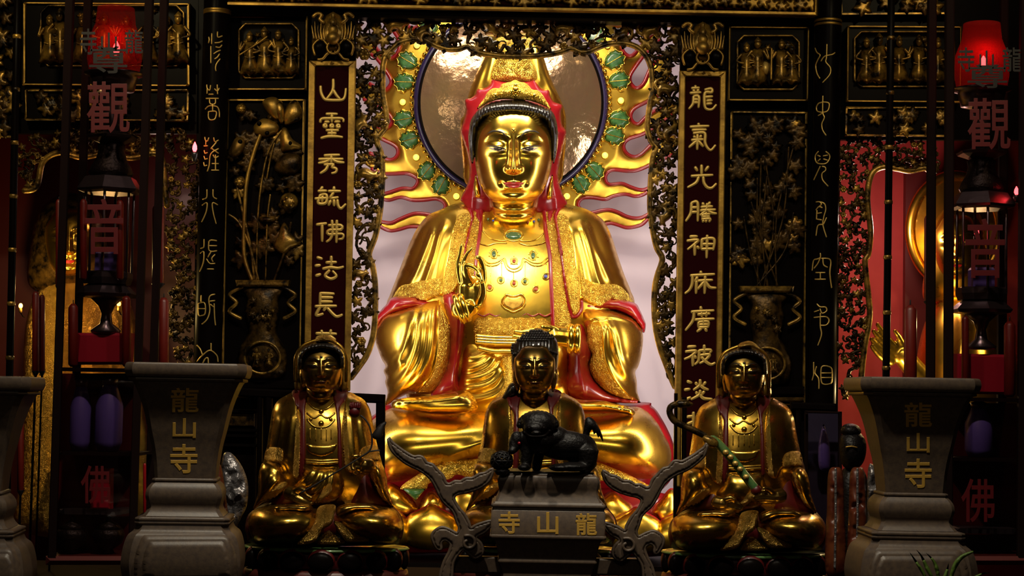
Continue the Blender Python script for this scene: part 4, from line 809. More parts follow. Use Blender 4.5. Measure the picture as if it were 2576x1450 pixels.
p1 = panel([(572, 40), (774, 40), (770, 226), (568, 226)], (601, 60, 751, 196), 'small square relief panel with carved figures above the left lotus vase panel', [(628, 190, 108), (665, 192, 120), (700, 190, 112), (732, 188, 92)])
ytube('spear', [(603, 138), (650, 108), (672, 92)], YP-.07, .004, 'gilt_frame', p1)
p2 = panel([(1835, 66), (2036, 67), (2033, 254), (1831, 253)], (1855, 90, 2010, 225), 'small square relief panel with carved figures above the right vase panel', [(1878, 214, 104), (1906, 216, 118), (1966, 214, 112), (1992, 212, 98)])
puff('carved_lantern', [(1917, 158), (1926, 152), (1935, 158), (1938, 172), (1934, 186), (1925, 190), (1916, 184), (1913, 170)], YP-.02, .035, .02, 'gold_letter', p2, res=3)
ytube('staff', [(1941, 122), (1940, 200)], YP-.06, .005, 'gilt_frame', p2)
panel([(62, 5), (478, 8), (473, 217), (56, 214)], (103, 14, 462, 166), 'wide relief panel with gilt figures behind the left lamp case', [(125, 160, 120), (150, 158, 132), (206, 160, 118), (262, 160, 122), (318, 160, 118), (372, 160, 122), (420, 162, 120), (448, 162, 128)], extra=6)
panel([(2133, 64), (2420, 66), (2416, 258), (2129, 256)], (2150, 80, 2400, 218), 'dark relief panel with carved figures behind the right lamp case', [(2180, 210, 112), (2212, 210, 122), (2262, 210, 116), (2312, 210, 118), (2360, 210, 112)], extra=4)
def lowpanel(q, label, n, s):
    t = thing('relief_panel', w1((q[2][0]+q[3][0])/2, q[2][1], YP), label, 'panel')
    slab('board', q, YP, .05, 'black_lacquer', t); goldline(q, t, 2.2, 'carved_gilt')
    xs = [p[0] for p in q]; ys = [p[1] for p in q]; scatter(t, min(xs)+14, min(ys)+14, max(xs)-14, max(ys)-14, n, s, YP-.01)
    return t
lowpanel([(66, 224), (474, 228), (472, 306), (62, 300)], 'narrow leaf carved panel under the left wide relief panel', 26, 22)
lowpanel([(2129, 268), (2400, 272), (2397, 343), (2127, 341)], 'narrow leaf carved panel under the right dark relief panel', 18, 20)
lowpanel([(2118, -30), (2400, -30), (2398, 34), (2114, 36)], 'gilt edged carved panel at the top right beside the round column', 14, 24)
lowpanel([(-40, -20), (48, -10), (40, 345), (-40, 345)], 'gilt foliage panel at the far left edge of the view', 26, 26)
# lotus vase panels
def vase_panel(q, label, left):
    t = thing('vase_panel', w1((q[2][0]+q[3][0])/2, q[2][1], YP), label, 'panel')
    slab('board', q, YP, .05, 'black_lacquer', t); goldline(q, t, 3.0, 'gilt_frame' if left else 'carved_gilt')
    x0, x1 = q[3][0]+8, q[1][0]-8; cx = (x0+x1)/2-2; top = q[0][1]; vy = 712 if left else 727; hw = 72
    Y = YP-.02
    v = puff('vase', [(cx-hw*.75, vy+8), (cx-hw*.55, vy+40), (cx-hw*.62, vy+75), (cx-hw*.50, vy+125), (cx-hw*.80, vy+165), (cx-hw*.86, vy+205), (cx-hw*.62, vy+238), (cx+hw*.62, vy+238), (cx+hw*.86, vy+205), (cx+hw*.80, vy+165), (cx+hw*.50, vy+125), (cx+hw*.62, vy+75), (cx+hw*.55, vy+40), (cx+hw*.75, vy+8)], Y, .06, .02, 'carved_dark', t, res=5)
    slab('vase_rim', [(cx-hw*.95, vy-7), (cx+hw*.95, vy-7), (cx+hw*.9, vy+9), (cx-hw*.9, vy+9)], Y-.045, .07, 'carved_gilt', v)
    for sg in (-1, 1): ytube('vase_handle', [(cx+sg*hw*.7, vy+10), (cx+sg*hw*1.15, vy+30), (cx+sg*hw*.9, vy+50), (cx+sg*hw*1.15, vy+72), (cx+sg*hw*.75, vy+90)], Y-.02, .009, 'carved_gilt', v)
    a = np.linspace(0, 6.283, 17)[:-1]
    ytube('medallion', [(cx+hw*.62*math.cos(q_), vy+188+40*math.sin(q_)) for q_ in a], Y-.07, .006, 'carved_gilt', v, closed=True)
    figure(cx-14, vy+212, 46, v, Y-.05); figure(cx+16, vy+212, 46, v, Y-.05)
    scatter(v, cx-30, vy+40, cx+30, vy+110, 9, 11, Y-.05)
    slab('base_rail', [(x0, vy+246), (x1, vy+246), (x1, vy+268), (x0, vy+268)], Y-.02, .06, 'black_lacquer', t)
    slab('base_rail', [(x0, vy+273), (x1, vy+273), (x1, vy+285), (x0, vy+285)], Y-.03, .06, 'carved_dark', t)
    if left:
        for L, r, m_ in (([(664, 318), (640, 380), (622, 450), (616, 520), (614, 640), (634, 705)], .010, 'gilt_frame'), ([(708, 328), (676, 380), (658, 460), (648, 560), (645, 705)], .0045, 'carved_gilt'), ([(690, 360), (680, 400), (671, 450)], .004, 'carved_gilt'), ([(680, 490), (672, 560), (668, 705)], .004, 'carved_gilt'), ([(596, 470), (612, 540), (630, 620), (640, 705)], .006, 'carved_gilt'), ([(575, 540), (600, 560), (628, 620), (650, 705)], .006, 'carved_gilt'), ([(732, 560), (720, 620), (690, 705)], .006, 'carved_dark')): ytube('stem', L, Y-.02, r, m_, t)
        for x, y, r in ((607, 273, 14), (727, 508, 23), (602, 458, 16)):
            pd = puff('lotus_pod', [(x+r*math.cos(q_), y+r*math.sin(q_)) for q_ in a], Y-.01, .035, .02, 'carved_gilt', t, res=3)
            for k in range(6): obj('seed', *ball(w1(x+r*.5*math.cos(k*1.05), y+r*.5*math.sin(k*1.05), Y-.042), r*.15*pxm(Y), 8, 6), 'gilt_frame', pd)
        for P, m_ in (([(638, 318), (650, 305), (665, 298), (690, 306), (702, 318), (700, 332), (680, 342), (668, 347), (650, 340), (640, 335)], 'gilt_frame'), ([(706, 330), (720, 322), (736, 350), (758, 366), (756, 376), (724, 380), (707, 378)], 'gilt_frame'), ([(575, 385), (590, 350), (608, 345), (617, 358), (612, 380), (596, 394), (580, 392)], 'gilt_frame'),
                      ([(660, 262), (676, 245), (700, 250), (706, 290), (690, 300)], 'gilt_frame'), ([(690, 275), (697, 252), (714, 262), (716, 300), (706, 312)], 'carved_gilt'), ([(714, 290), (724, 262), (744, 252), (758, 270), (757, 300), (730, 312), (716, 314)], 'carved_gilt'), ([(700, 400), (720, 385), (755, 392), (752, 430), (720, 440), (690, 430)], 'carved_dark'), ([(700, 590), (715, 560), (735, 590), (760, 610), (735, 625), (712, 640), (690, 622)], 'carved_gilt'), ([(655, 545), (690, 545), (690, 558), (655, 560)], 'carved_gilt')):
            puff('lotus_leaf', P, Y-.015, .035, .02, m_, t, res=3.5)
        for x, y in ((652, 311), (672, 335), (729, 361), (604, 357)): obj('leaf_hole', *ball(w1(x, y, Y-.045), [.011, .006, .011], 10, 8), 'black_lacquer', t)
    else:
        for i in range(9):
            xa = random.uniform(x0+25, x1-25); ya = random.uniform(top+60, 560); ytube('stem', [(xa, ya), ((xa+cx)/2+random.uniform(-20, 20), (ya+vy)/2), (cx+random.uniform(-30, 30), vy-8)], Y-.015, .0045, 'carved_dark', t)
    scatter(t, x0+12, top+30, x1-12, 660, 44 if left else 66, 25, Y+.005, ('carved_dark',)*6+(('carved_gilt',) if left else ('carved_gilt',)))
    return t
vase_panel([(573, 250), (768, 250), (752, 1000), (556, 1000)], 'tall carved panel of lotus flowers in a vase beside the left column', True)
vase_panel([(1841, 280), (2032, 282), (2022, 1020), (1831, 1018)], 'tall dark carved panel of flowers in a vase beside the right column', False)
# ------------------------------------------------------------------ beam over the niche
t = thing('carved_beam', w1(1300, 40, -.72), 'carved beam with gilt leaves and gold edging across the top of the niche', 'beam')
slab('board', [(556, -70), (2057, -45), (2056, 39), (555, 6)], -.70, .16, 'maroon_field', t)
for q in ([(555, 2), (2056, 34), (2056, 40), (555, 8)], [(2049, -45), (2057, -45), (2056, 38), (2048, 38)], [(555, -70), (561, -70), (561, 6), (555, 6)]): slab('gilt_edge', q, -.735, .05, 'gilt_frame', t)
for i in range(62):
    x = 575+i*24; leaf_at(x, -22+(x-560)*.0215+random.uniform(-6, 10), random.uniform(17, 25), random.uniform(0, 6.28), -.715, t, random.choice(('carved_gilt', 'gilt_frame', 'carved_gilt')))
slab('lower_board', [(555, 8), (2056, 40), (2056, 62), (555, 38)], -.66, .10, 'black_lacquer', t)
# ------------------------------------------------------------------ inscribed round columns
def column(a, b, r, strokes, label, band):
    Yc = -.70; A, B = w1(a[0], a[1], Yc), w1(b[0], b[1], Yc)
    t = thing('round_column', B, label, 'column')
    shaft = obj('shaft', *sweep([B+(A-B)*s for s in np.linspace(0, 1, 12)], r, 40), 'black_lacquer', t)
    bv = bvh_of([shaft])
    for y in band: P = B+(A-B)*((b[1]-y)/(b[1]-a[1])); obj('gilt_band', *sweep([P-[0, 0, .004], P+[0, 0, .004]], r*1.02, 40), 'gilt_frame', t)
    for ch in strokes:
        mb = MB()
        for L in ch:
            ln = crom(L, False, 3); D, T = cast(bv, ln); mb.add(*sweep(CAM+D*(T-.001)[:, None], .0034, 6))
        mb.build('inscribed_character', 'gold_letter', t)
    return t
def Z(x0, y0, s, L): return [[(x0+x/s, y0+y/s) for x, y in l] for l in L]
z1 = lambda L: Z(490, 60, 3.452, L); z2 = lambda L: Z(480, 460, 3.152, L); z3 = lambda L: Z(2030, 80, 3.152, L); z4 = lambda L: Z(2020, 480, 2.788, L)
column((549, -60), (517, 1100), .063, [
    z1([[(122, 115), (126, 140), (120, 165)], [(148, 85), (147, 175)], [(140, 195), (140, 340)], [(198, 70), (200, 115), (238, 105)], [(175, 165), (210, 162), (238, 150)], [(183, 200), (215, 205), (235, 185)], [(165, 260), (195, 240), (222, 230)], [(172, 305), (195, 290), (215, 262)], [(220, 305), (190, 345), (180, 385), (184, 408)]]),
    z1([[(105, 530), (108, 560), (130, 578), (137, 535)], [(108, 560), (107, 605)], [(172, 565), (195, 585), (212, 560)], [(195, 530), (198, 610)], [(122, 612), (160, 612)], [(98, 648), (205, 648)], [(128, 655), (132, 690), (155, 700), (178, 690), (180, 655)], [(155, 700), (155, 755)], [(92, 740), (120, 715), (155, 712), (195, 722), (212, 760), (214, 810)], [(120, 762), (118, 805), (130, 832), (165, 832), (182, 810), (184, 762), (120, 762)]]),
    z1([[(88, 985), (92, 1010), (110, 1020), (122, 990)], [(97, 1020), (96, 1050)], [(80, 1060), (112, 1060)], [(82, 1100), (90, 1125), (110, 1120)], [(80, 1150), (90, 1175), (110, 1172)], [(78, 1205), (84, 1232), (105, 1230)], [(165, 990), (175, 1025), (205, 1010)], [(186, 1030), (140, 1085)], [(150, 1085), (205, 1125)], [(205, 1085), (140, 1130), (125, 1230), (110, 1280)], [(160, 1140), (175, 1165), (205, 1150)], [(180, 1140), (180, 1270)], [(150, 1215), (205, 1215)], [(145, 1272), (208, 1272)]]),
    z2([[(128, 55), (125, 118), (95, 130)], [(92, 178), (128, 160), (122, 230), (88, 310)], [(176, 55), (178, 110), (205, 128)], [(212, 175), (172, 160), (176, 230), (200, 325)]]),
    z2([[(105, 450), (103, 510), (80, 520)], [(78, 560), (103, 548), (100, 630), (72, 705)], [(140, 470), (160, 455), (205, 460)], [(142, 470), (142, 530), (165, 545), (205, 540)], [(145, 500), (205, 500)], [(160, 545), (135, 590)], [(125, 605), (150, 640), (190, 640)], [(190, 570), (165, 600), (175, 625)], [(130, 685), (180, 685)]]),
    z2([[(82, 895), (82, 945)], [(60, 960), (100, 950), (115, 975), (112, 1040), (85, 1055), (62, 1050), (60, 960)], [(62, 1000), (112, 1000)], [(190, 885), (155, 895), (142, 930), (150, 1010), (130, 1080), (90, 1122)], [(150, 940), (190, 935)], [(155, 965), (180, 985)], [(185, 960), (188, 1060), (195, 1130)]]),
    z2([[(50, 1290), (75, 1320), (92, 1365)], [(50, 1420), (92, 1370), (150, 1330), (205, 1370), (215, 1420)], [(160, 1275), (160, 1330)], [(95, 1430), (115, 1395), (135, 1390), (138, 1430)]])],
    'black round column with thin gold seal script left of the niche', (30, 36))
column((2085, -60), (2066, 1160), .063, [
    z3([[(65, 130), (80, 165), (104, 185), (85, 225), (70, 270), (80, 330), (102, 370)], [(158, 100), (155, 200), (150, 240), (185, 285), (180, 340), (125, 402)], [(112, 232), (140, 195), (200, 180), (222, 165)]]),
    z3([[(126, 510), (125, 640), (138, 680), (118, 730), (125, 780), (152, 822)], [(92, 568), (128, 558), (172, 565), (175, 600), (160, 630), (125, 640)], [(92, 568), (76, 595), (82, 630), (125, 640)], [(90, 665), (125, 645)]]),
    z3([[(90, 950), (68, 980), (68, 1020), (90, 1045), (150, 1045), (178, 1010), (178, 975), (150, 950)], [(85, 980), (105, 990)], [(88, 1025), (105, 1010)], [(130, 985), (165, 980)], [(132, 1010), (165, 1020)], [(105, 1068), (85, 1110), (55, 1175)], [(120, 1068), (145, 1075), (148, 1100), (120, 1125), (125, 1175), (168, 1225)]]),
    z4([[(92, 80), (115, 78), (130, 95), (112, 112)], [(115, 78), (150, 90), (160, 130), (145, 190), (140, 240), (165, 325)], [(92, 135), (112, 112), (135, 120)], [(95, 160), (130, 155)], [(98, 200), (130, 205)], [(98, 140), (95, 200)], [(92, 315), (105, 245), (140, 238)], [(165, 190), (145, 235)]]),
    z4([[(122, 440), (122, 468), (100, 480), (75, 490), (65, 560)], [(122, 468), (105, 510), (78, 545)], [(130, 475), (180, 478), (195, 500), (188, 580), (200, 680)], [(140, 478), (145, 520), (172, 538)], [(90, 575), (155, 575)], [(122, 575), (122, 620)], [(85, 622), (158, 622)]]),
    z4([[(98, 795), (120, 815), (160, 818), (165, 845), (135, 860), (120, 830)], [(80, 850), (110, 840)], [(78, 890), (160, 885), (182, 910), (165, 942), (122, 945)], [(122, 860), (122, 950), (130, 1010), (105, 1085)]]),
    z4([[(75, 1205), (75, 1300)], [(95, 1235), (85, 1280), (110, 1320), (112, 1390)], [(78, 1280), (65, 1330)], [(165, 1230), (130, 1240), (128, 1330), (145, 1358), (190, 1355), (202, 1330), (200, 1250), (165, 1230)], [(130, 1280), (200, 1280)], [(130, 1312), (200, 1312)]])],
    'black round column with thin gold seal script right of the niche', (56, 66))
# ------------------------------------------------------------------ the three smaller seated statues
def small(dx, dy, Y, label, kind):
    o = lambda P: [(x+dx, y+dy+.018*0) for x, y in P]
    t = thing('seated_buddha_statue' if kind == 'mid' else 'seated_deity_statue', w1(815+dx, 1372+dy, Y), label, 'statue')
    torso = puff('robe', o([(810, 972), (770, 980), (735, 990), (702, 1006), (686, 1032), (679, 1072), (672, 1120), (662, 1165), (654, 1215), (652, 1260), (700, 1295), (815, 1305), (930, 1295), (975, 1262), (974, 1220), (962, 1168), (949, 1120), (939, 1072), (931, 1032), (915, 1006), (884, 990), (850, 980)]), Y+.06, .20, .12, 'old_gold', t, res=4.5, p=.5)
    bv = bvh_of([torso])
    puff('neck', o([(776, 970), (774, 1000), (782, 1012), (806, 1022), (832, 1012), (838, 1000), (836, 970)]), Y, .09, .06, 'old_face', t, res=3.5, p=.45, ridges=[([(776, 996), (806, 1004), (836, 996)], 4, .008)])
    # hair, hood
    if kind == 'mid':
        hp = [(758, 960), (752, 930), (749, 895), (752, 870), (766, 850), (785, 836), (800, 828), (814, 823), (830, 828), (846, 838), (862, 852), (868, 875), (868, 900), (864, 935), (858, 962), (808, 970)]
        hr = puff('hair', o(hp), Y-.01, .10, .10, 'hair_black', t, res=4)
        bh = bvh_of([hr]); hpx = crom(o(hp), True, 6); k0 = None
        V, F, d = fill(o([(752, 872), (766, 848), (785, 834), (814, 823), (846, 836), (864, 852), (870, 890), (862, 888), (840, 880), (808, 877), (776, 880), (756, 890)]), 6.5)
        for i, p in enumerate(V[:100]):
            D, T = cast(bh, p[None]); q = CAM+D[0]*(T[0])
            if k0 is None: k0 = obj('curl', *ball(q, .0075, 8, 6), 'hair_black', t); q0 = q
            else: dup(k0, q-q0, t)
        puff('hair_lock', o([(770, 958), (748, 962), (733, 985), (726, 1006), (752, 998), (768, 985)]), Y, .04, .04, 'hair_black', t, res=3)
        for P in ([(756, 925), (752, 945), (757, 972), (766, 985), (770, 960), (764, 930)], [(863, 925), (866, 945), (861, 972), (853, 985), (848, 960), (854, 930)]): puff('ear', o(P), Y-.05, .03, .03, 'old_face', t, res=3)
    else:
        puff('hood', o([(746, 985), (742, 940), (742, 905), (748, 886), (760, 870), (779, 860), (800, 854), (822, 853), (842, 859), (859, 871), (869, 890), (873, 910), (873, 945), (872, 985), (808, 995)]), Y+.06, .07, .06, 'carved_gilt', t, res=4)
        ytube('hood_rim', o([(744, 960), (743, 910), (749, 888), (761, 872), (780, 862), (800, 856), (822, 855), (841, 861), (857, 873), (867, 890), (871, 912), (871, 960)]), Y-.015, .0075, 'old_gold', t)
        puff('hair', o([(750, 930), (748, 900), (757, 880), (776, 868), (800, 862), (822, 861), (842, 868), (860, 880), (867, 900), (866, 930), (856, 925), (853, 900), (840, 886), (808, 880), (776, 886), (763, 900), (760, 925)]), Y-.125, .06, .08, 'hair_black', t, res=3.2)
        cw = puff('crown', o([(792, 862), (796, 850), (808, 845), (820, 843), (832, 847), (843, 856), (846, 864), (820, 861)]), Y-.12, .05, .03, 'old_gold_emb', t, res=2.6)
        for P in ([(757, 925), (753, 945), (758, 968), (766, 975), (769, 950), (763, 930)], [(858, 925), (862, 945), (858, 968), (851, 975), (848, 950), (852, 930)]): puff('ear', o(P), Y-.06, .03, .03, 'old_face', t, res=3)
    face(808+dx, 881+dy, 104, 108, Y-.09, 'old_face', t, 'dark_red', 'brow_black', 'brow_black', front=.095, urna='brow_black', res=2.6)
    # cape, red collar lining, collar bands
    cl = drape('cape', o([(745, 987), (702, 1008), (687, 1032), (681, 1075), (673, 1125), (664, 1160), (680, 1165), (710, 1168), (725, 1192), (751, 1207), (757, 1150), (756, 1080), (750, 1035)]), bv, .016, 'old_gold', t, res=4, edge=7, ridges=[([(735, 1040), (726, 1100), (720, 1160)], 6, .012), ([(706, 1050), (700, 1100), (690, 1150)], 8, .016)])
    cr = drape('cape', o([(873, 987), (913, 1008), (929, 1032), (937, 1075), (947, 1120), (956, 1158), (930, 1160), (905, 1166), (890, 1190), (868, 1180), (862, 1150), (860, 1080), (864, 1035)]), bv, .016, 'old_gold', t, res=4, edge=7, ridges=[([(882, 1040), (888, 1100), (892, 1160)], 6, .012), ([(910, 1050), (918, 1100), (930, 1145)], 8, .016)])
    b2 = bvh_of([torso, cl, cr])
    drape('cape_border', o([(744, 1028), (742, 1080), (738, 1150), (736, 1195), (750, 1206), (757, 1150), (756, 1080), (752, 1040)]), b2, .005, 'old_gold_emb', cl, res=4)
    drape('cape_border', o([(872, 1028), (876, 1080), (880, 1150), (884, 1188), (868, 1180), (863, 1150), (861, 1080), (864, 1040)]), b2, .005, 'old_gold_emb', cr, res=4)
    drape('cape_hem', o([(674, 1126), (710, 1130), (709, 1166), (680, 1163), (665, 1158)]), b2, .006, 'old_gold_emb', cl, res=4)
    drape('cape_hem', o([(908, 1128), (946, 1120), (955, 1156), (930, 1158), (907, 1164)]), b2, .006, 'old_gold_emb', cr, res=4)
    drape('collar_lining', o([(735, 985), (742, 1018), (755, 1042), (754, 1080), (753, 1205), (759, 1206), (768, 1160), (769, 1080), (769, 1026), (774, 992), (762, 978)]), b2, .012, 'dark_red', t, res=3.5)
    drape('collar_lining', o([(875, 985), (868, 1010), (856, 1032), (859, 1080), (861, 1178), (850, 1175), (848, 1080), (843, 1026), (838, 1005), (838, 985), (852, 976)]), b2, .012, 'dark_red', t, res=3.5)
    # chest jewels, sash
    if kind != 'mid':
        for L in ([(774, 1012), (790, 1028), (806, 1032), (824, 1028), (840, 1012)], [(772, 1040), (790, 1052), (806, 1044), (824, 1052), (842, 1040)], [(773, 1056), (788, 1072), (806, 1076), (826, 1072), (842, 1056)]): dtube('necklace_chain', o(L), bv, .0042, 'old_gold', t, step=5)
        for x, y, r in ((808, 1036, .011), (782, 1056, .008), (832, 1056, .008), (808, 1066, .012)):
            D, T = cast(bv, np.array(o([(x, y)]))); obj('necklace_boss', *ball(CAM+D[0]*T[0], r, 10, 8), 'old_gold', t)
        for i, x in enumerate((780, 794, 808, 821, 833)): dtube('necklace_pendant', o([(x, 1078), (x, 1094), (x, 1106+(i % 2)*4)]), bv, .0026, 'old_gold', t, step=6)
    drape('chest_band', o([(770, 1116), (790, 1119), (808, 1120), (828, 1119), (848, 1115), (848, 1124), (838, 1140), (808, 1150), (778, 1140), (770, 1124)]), bv, .008, 'old_gold', t, res=4)
    for y in (1158, 1164): dtube('sash', o([(769, y), (790, y+1), (808, y+2), (830, y+1), (851, y)]), bv, .006, 'old_gold', t)
    puff('skirt', o([(765, 1168), (808, 1172), (852, 1168), (862, 1190), (868, 1225), (850, 1258), (815, 1272), (775, 1268), (745, 1250), (738, 1225), (752, 1205)]), Y-.10, .08, .05, 'old_gold', t, res=4,
         ridges=[([(790, 1178), (775, 1200), (752, 1212)], 5, .016), ([(806, 1180), (792, 1212), (762, 1228)], 5, .018), ([(820, 1185), (812, 1225), (780, 1250)], 5, .018), ([(838, 1180), (832, 1225), (805, 1262)], 5, .016)])
    drape('skirt_border', o([(822, 1220), (832, 1215), (836, 1235), (815, 1258), (798, 1268), (790, 1262)]), bvh_of([torso, [c for c in t.children if c.name.startswith('skirt')][0]]), .006, 'old_gold_emb', t, res=4)
    # sleeves and their dark red linings
    puff('sleeve_lining', o([(886, 1184), (900, 1178), (925, 1180), (935, 1210), (948, 1240), (985, 1275), (900, 1282), (880, 1262), (890, 1230)]), Y-.05, .05, .05, 'dark_red', t, res=4)
    puff('sleeve_lining', o([(727, 1212), (752, 1218), (750, 1260), (720, 1275), (650, 1285), (690, 1258)]), Y-.05, .05, .05, 'dark_red', t, res=4)
    sa = puff('sleeve', o([(660, 1166), (688, 1163), (708, 1172), (720, 1198), (734, 1216), (712, 1240), (690, 1256), (660, 1266), (636, 1284), (648, 1245), (650, 1200)]), Y-.06, .11, .06, 'old_gold', t, res=4, ridges=[([(672, 1174), (690, 1176), (706, 1190)], 6, .014), ([(700, 1205), (678, 1230), (652, 1258)], 6, .016), ([(684, 1190), (668, 1215), (656, 1240)], 6, .014)])
    drape('sleeve_border', o([(708, 1212), (725, 1214), (712, 1238), (690, 1254), (660, 1264), (642, 1276), (668, 1246), (690, 1226)]), bvh_of([sa]), .006, 'old_gold_emb', sa, res=4)
    sb = puff('sleeve', o([(926, 1168), (944, 1160), (962, 1170), (972, 1198), (976, 1230), (990, 1276), (968, 1266), (950, 1246), (938, 1216), (928, 1190)]), Y-.06, .10, .06, 'old_gold', t, res=4, ridges=[([(946, 1172), (958, 1205), (966, 1245)], 5, .014)])
    drape('sleeve_border', o([(927, 1175), (938, 1172), (944, 1200), (956, 1232), (978, 1264), (966, 1262), (952, 1244), (940, 1216)]), bvh_of([sb]), .006, 'old_gold_emb', sb, res=4)
    # legs, feet, hem
    puff('seat_cloth', o([(634, 1286), (690, 1262), (815, 1268), (960, 1262), (1000, 1286), (1016, 1320), (1008, 1360), (980, 1372), (815, 1375), (645, 1370), (620, 1345), (618, 1315)]), Y-.02, .12, .08, 'dark_red', t, res=7)
    puff('leg', o([(632, 1290), (660, 1275), (700, 1268), (760, 1270), (815, 1285), (822, 1315), (795, 1352), (750, 1368), (700, 1371), (650, 1366), (630, 1346), (624, 1318)]), Y-.06, .26, .08, 'old_gold', t, res=4, p=.52, ridges=[([(790, 1300), (765, 1335), (722, 1366)], 6, .014), ([(800, 1308), (782, 1340), (745, 1366)], 5, .012), ([(735, 1292), (770, 1288), (795, 1282)], 6, .010)])
    puff('leg', o([(1000, 1290), (975, 1276), (930, 1270), (870, 1274), (838, 1295), (836, 1315), (860, 1340), (905, 1358), (960, 1367), (992, 1364), (1008, 1345), (1012, 1318)]), Y-.06, .26, .08, 'old_gold', t, res=4, p=.52, ridges=[([(850, 1312), (890, 1335), (950, 1358)], 6, .014), ([(862, 1305), (905, 1322), (958, 1352)], 5, .012)])
    puff('foot', o([(690, 1284), (694, 1274), (712, 1272), (745, 1268), (775, 1270), (788, 1280), (770, 1290), (720, 1288), (700, 1290)]), Y-.21, .06, .05, 'old_face', t, res=3)
    puff('foot', o([(845, 1300), (848, 1278), (870, 1268), (900, 1266), (930, 1268), (950, 1277), (954, 1286), (940, 1288), (900, 1286), (866, 1298)]), Y-.21, .06, .05, 'old_face', t, res=3)
    puff('hem_cloth', o([(802, 1276), (842, 1271), (841, 1298), (833, 1320), (812, 1334), (797, 1358), (780, 1368), (748, 1370), (770, 1342), (790, 1312)]), Y-.245, .035, .03, 'old_gold_emb', t, res=4)
    puff('hem_cloth', o([(840, 1312), (866, 1318), (898, 1342), (934, 1361), (896, 1365), (872, 1363), (858, 1347), (846, 1330)]), Y-.225, .035, .03, 'old_gold_emb', t, res=4)
    puff('hem_cloth', o([(815, 1342), (830, 1336), (850, 1352), (868, 1368), (800, 1370)]), Y-.20, .03, .03, 'old_gold_emb', t, res=4)
    # hands
    def hand(pts, wrist, r=.013):
        H = MB(); fin(*[wrist], .030, .030, Y-.17, Y-.19, H)
        for L, a, b in pts: fin(L, r, r*.55, Y-.19+a, Y-.19+b, H)
        remesh('hand', H, .0035, 'old_face', t, 4)
    if kind == 'left':
        hand([(o([(745, 1243), (760, 1252), (782, 1262)]), 0, -.02), (o([(742, 1250), (762, 1260), (786, 1268)]), -.01, -.02), (o([(740, 1256), (760, 1266), (780, 1272)]), -.01, -.02), (o([(746, 1238), (764, 1244), (784, 1254)]), 0, -.03), (o([(742, 1236), (756, 1230), (768, 1236)]), -.01, -.04)], o([(726, 1240), (744, 1246)]))
        hand([(o([(905, 1160), (895, 1152), (888, 1160), (886, 1172)]), -.01, -.03), (o([(903, 1168), (892, 1162), (886, 1174), (890, 1184)]), -.02, -.04), (o([(905, 1178), (894, 1176), (890, 1186), (896, 1192)]), -.02, -.03), (o([(910, 1184), (900, 1186), (898, 1194)]), -.01, -.02), (o([(908, 1158), (898, 1148), (889, 1150)]), -.02, -.04)], o([(930, 1172), (912, 1172)]))
    elif kind == 'right':
        hand([(o([(885, 1230), (860, 1222), (842, 1224), (836, 1230)]), 0, -.02), (o([(883, 1236), (858, 1232), (836, 1234), (828, 1238)]), -.01, -.02), (o([(883, 1241), (856, 1240), (834, 1242)]), -.01, -.02), (o([(886, 1245), (862, 1248), (842, 1248)]), 0, -.01), (o([(882, 1226), (868, 1216), (856, 1214)]), -.01, -.04)], o([(902, 1232), (884, 1236)]))
        hand([(o([(760, 1252), (785, 1256), (805, 1262)]), 0, -.02), (o([(760, 1258), (785, 1264), (803, 1268)]), 0, -.02), (o([(758, 1246), (780, 1248), (800, 1256)]), 0, -.02), (o([(758, 1263), (780, 1270), (796, 1273)]), 0, -.01), (o([(760, 1242), (776, 1238), (786, 1244)]), -.01, -.03)], o([(738, 1250), (758, 1254)]))
    else:
        hand([(o([(780, 1235), (805, 1240), (830, 1246)]), 0, -.02), (o([(780, 1243), (805, 1249), (828, 1254)]), 0, -.02), (o([(780, 1250), (805, 1257), (824, 1261)]), 0, -.02), (o([(782, 1228), (804, 1232), (826, 1240)]), 0, -.02), (o([(782, 1224), (800, 1218), (812, 1222)]), -.01, -.03)], o([(758, 1238), (778, 1240)]))
    return t
YS = -1.60
ZT0 = w1(815, 1379, YS-.10)[2]-.131
small(0, 0, YS, 'gilded seated statue at left holding a thin lotus stem', 'left')
small(537, 2, YS, 'gilded seated buddha with black curled hair, behind the stone burner', 'mid')
small(1064, 15, YS, 'gilded seated statue at right holding a long green sceptre', 'right')
# what they hold
t = thing('lotus_flower', w1(760, 1238, -1.90), 'dark lotus bud on a thin bent stem held by the left seated statue', 'flower')
ytube('stem', [(756, 1241), (790, 1222), (840, 1192), (885, 1165), (908, 1150), (930, 1134), (936, 1110), (930, 1075), (918, 1055), (907, 1046)], -1.90, .0035, 'ink_black', t)
ytube('stem', [(908, 1150), (930, 1137), (955, 1134)], -1.90, .003, 'ink_black', t)
bd = MB(); c0 = w1(892, 1036, -1.90); bd.add(*ball(c0, [.024, .024, .025])); bd.build('bud', 'dark_red', t)
for a in range(5): puff('bud_petal', [(880+a*5, 1030), (878+a*6, 1018-(a % 2)*3), (884+a*6, 1012), (888+a*5, 1028)], -1.915, .008, .008, 'dark_red', t, res=2.5)
puff('leaf', [(935, 1098), (945, 1080), (958, 1066), (972, 1062), (966, 1080), (962, 1100), (950, 1108)], -1.90, .012, .01, 'ink_black', t, res=3)
t = thing('sceptre', w1(1905, 1240, -1.90), 'long green and brown ruyi sceptre held across the right seated statue', 'sceptre')
ytube('shaft', [(1906, 1238), (1880, 1205), (1845, 1160), (1810, 1120), (1790, 1105)], -1.90, .018, 'jade', t)
ytube('shaft', [(1775, 1098), (1745, 1083), (1715, 1070), (1695, 1058), (1685, 1040), (1687, 1025), (1700, 1017)], -1.90, .013, 'carved_dark', t)
